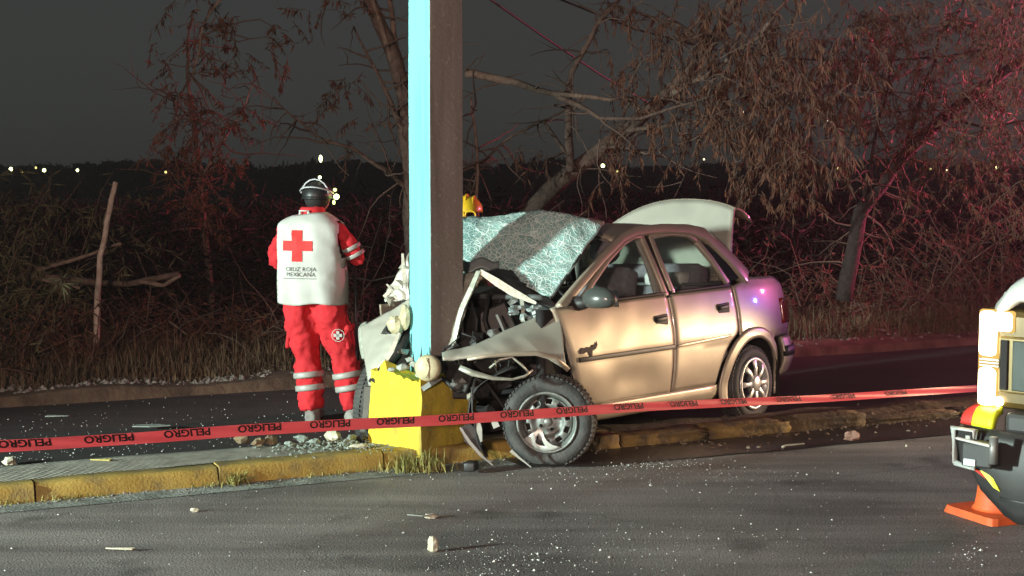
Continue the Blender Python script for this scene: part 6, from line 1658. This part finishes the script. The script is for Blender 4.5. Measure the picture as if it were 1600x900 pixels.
spots = [(378, 693, .055, .03, .04, "tan rubble lump at the left end of the debris heap", M_BROWN), (405, 697, .045, .03, .03, "brown rubble lump beside the tan one on the median", M_BROWN), (424, 694, .05, .035, .03, "second brown lump right of the tan rubble on the median", M_BROWN),
         (520, 690, .07, .045, .045, "large pale yellowish stone in front of paramedic's boots", M_PALE), (470, 690, .05, .03, .022, "grey crumpled shard left of the pale stone", M_PLATE), (492, 694, .04, .03, .02, "small grey shard touching the pale stone", M_PLATE), (548, 692, .05, .03, .028, "grey-green shard right of the pale stone", M_PLATE), (565, 690, .04, .03, .03, "dark shard against the yellow footing corner", M_PLAS), (452, 697, .035, .025, .018, "small dusty shard in the debris heap's middle", M_PLATE), (560, 700, .06, .02, .014, "flat pale shard at the foot of the yellow footing", M_PALE)]
for i, (px, py, a, c, d, lab, m) in enumerate(spots):
    chunk("debris_chunk", lab, px, py, 0.1 if i > 2 else 0.1, (a, c, d), m, 20 + i, rz=i * .7)
P = []; S = []
for k in range(420):
    px = rng.normal(520, 55); py = rng.normal(697, 8); g = gnd(px, py, .1); u_, v_ = uv_of(g)
    if v_ < V_K0 + .02 or v_ > V_K1: continue
    P.append([g.x, g.y, .104]); S.append(rng.uniform(.004, .016))
pebbles("debris_crumbs", "litter of small grey crumbs heaped beside the footing", np.array(P), np.array(S), M_PLATE, 97, "debris")
chunk("debris_chunk", "pink-brown stone on the broken median right of car", 1330, 688, .02, (.05, .04, .035), mat("pink_stone", (0.32, 0.18, 0.14), .9), 41)
sheetbit("plastic_shard", "pale strip lying at the edge of the broken median", 1240, 697, 0.0, [(-.08, -.01), (.07, -.016), (.08, .004), (-.06, .012)], .008, M_PALE, R(20))
chunk("debris_chunk", "white chip in the dark gutter right of the car", 1224, 700, 0.004, (.014, .01, .01), M_PALE, 43)
chunk("debris_chunk", "tiny white chip on road near the truck bumper", 1416, 698, 0.0, (.010, .008, .008), M_PALE, 44)

# dark strip running along the gutter beside the kerb
b = MB()
M_STRIP = mat("dark_strip_surface", (0.018, 0.014, 0.015), 0.42, col2=(0.030, 0.025, 0.026), nscale=6, bump=0.2, bscale=90)
def gutter_strip(s, t):
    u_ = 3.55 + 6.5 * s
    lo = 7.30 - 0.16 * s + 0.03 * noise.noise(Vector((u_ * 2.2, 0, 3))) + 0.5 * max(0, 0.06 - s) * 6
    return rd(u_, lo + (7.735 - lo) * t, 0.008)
b.grid(gutter_strip, 90, 3); tag(b.build("dark_strip", M_STRIP), "dark smooth strip along the kerb behind the front wheel", "gutter_strip")

# ------------------------------------------------------------------ scattering volume added for the red veil and lifted blacks
b = MB(); b.box((0, 120, 4.4), (900, 900, 11.2)); hzb = b.build("added_haze", None, smooth=False)
tag(hzb, "added thin scattering volume over the road", "added_haze", kind="stuff")
hm_ = bpy.data.materials.new("veil_haze"); hm_.use_nodes = True; nt = hm_.node_tree; nt.nodes.remove(nt.nodes["Principled BSDF"])
pv = nt.nodes.new("ShaderNodeVolumePrincipled"); pv.inputs["Color"].default_value = (0.95, 0.93, 0.93, 1); pv.inputs["Density"].default_value = 0.0027; pv.inputs["Anisotropy"].default_value = 0.72
nt.links.new(pv.outputs[0], nt.nodes["Material Output"].inputs["Volume"]); hzb.data.materials.append(hm_)
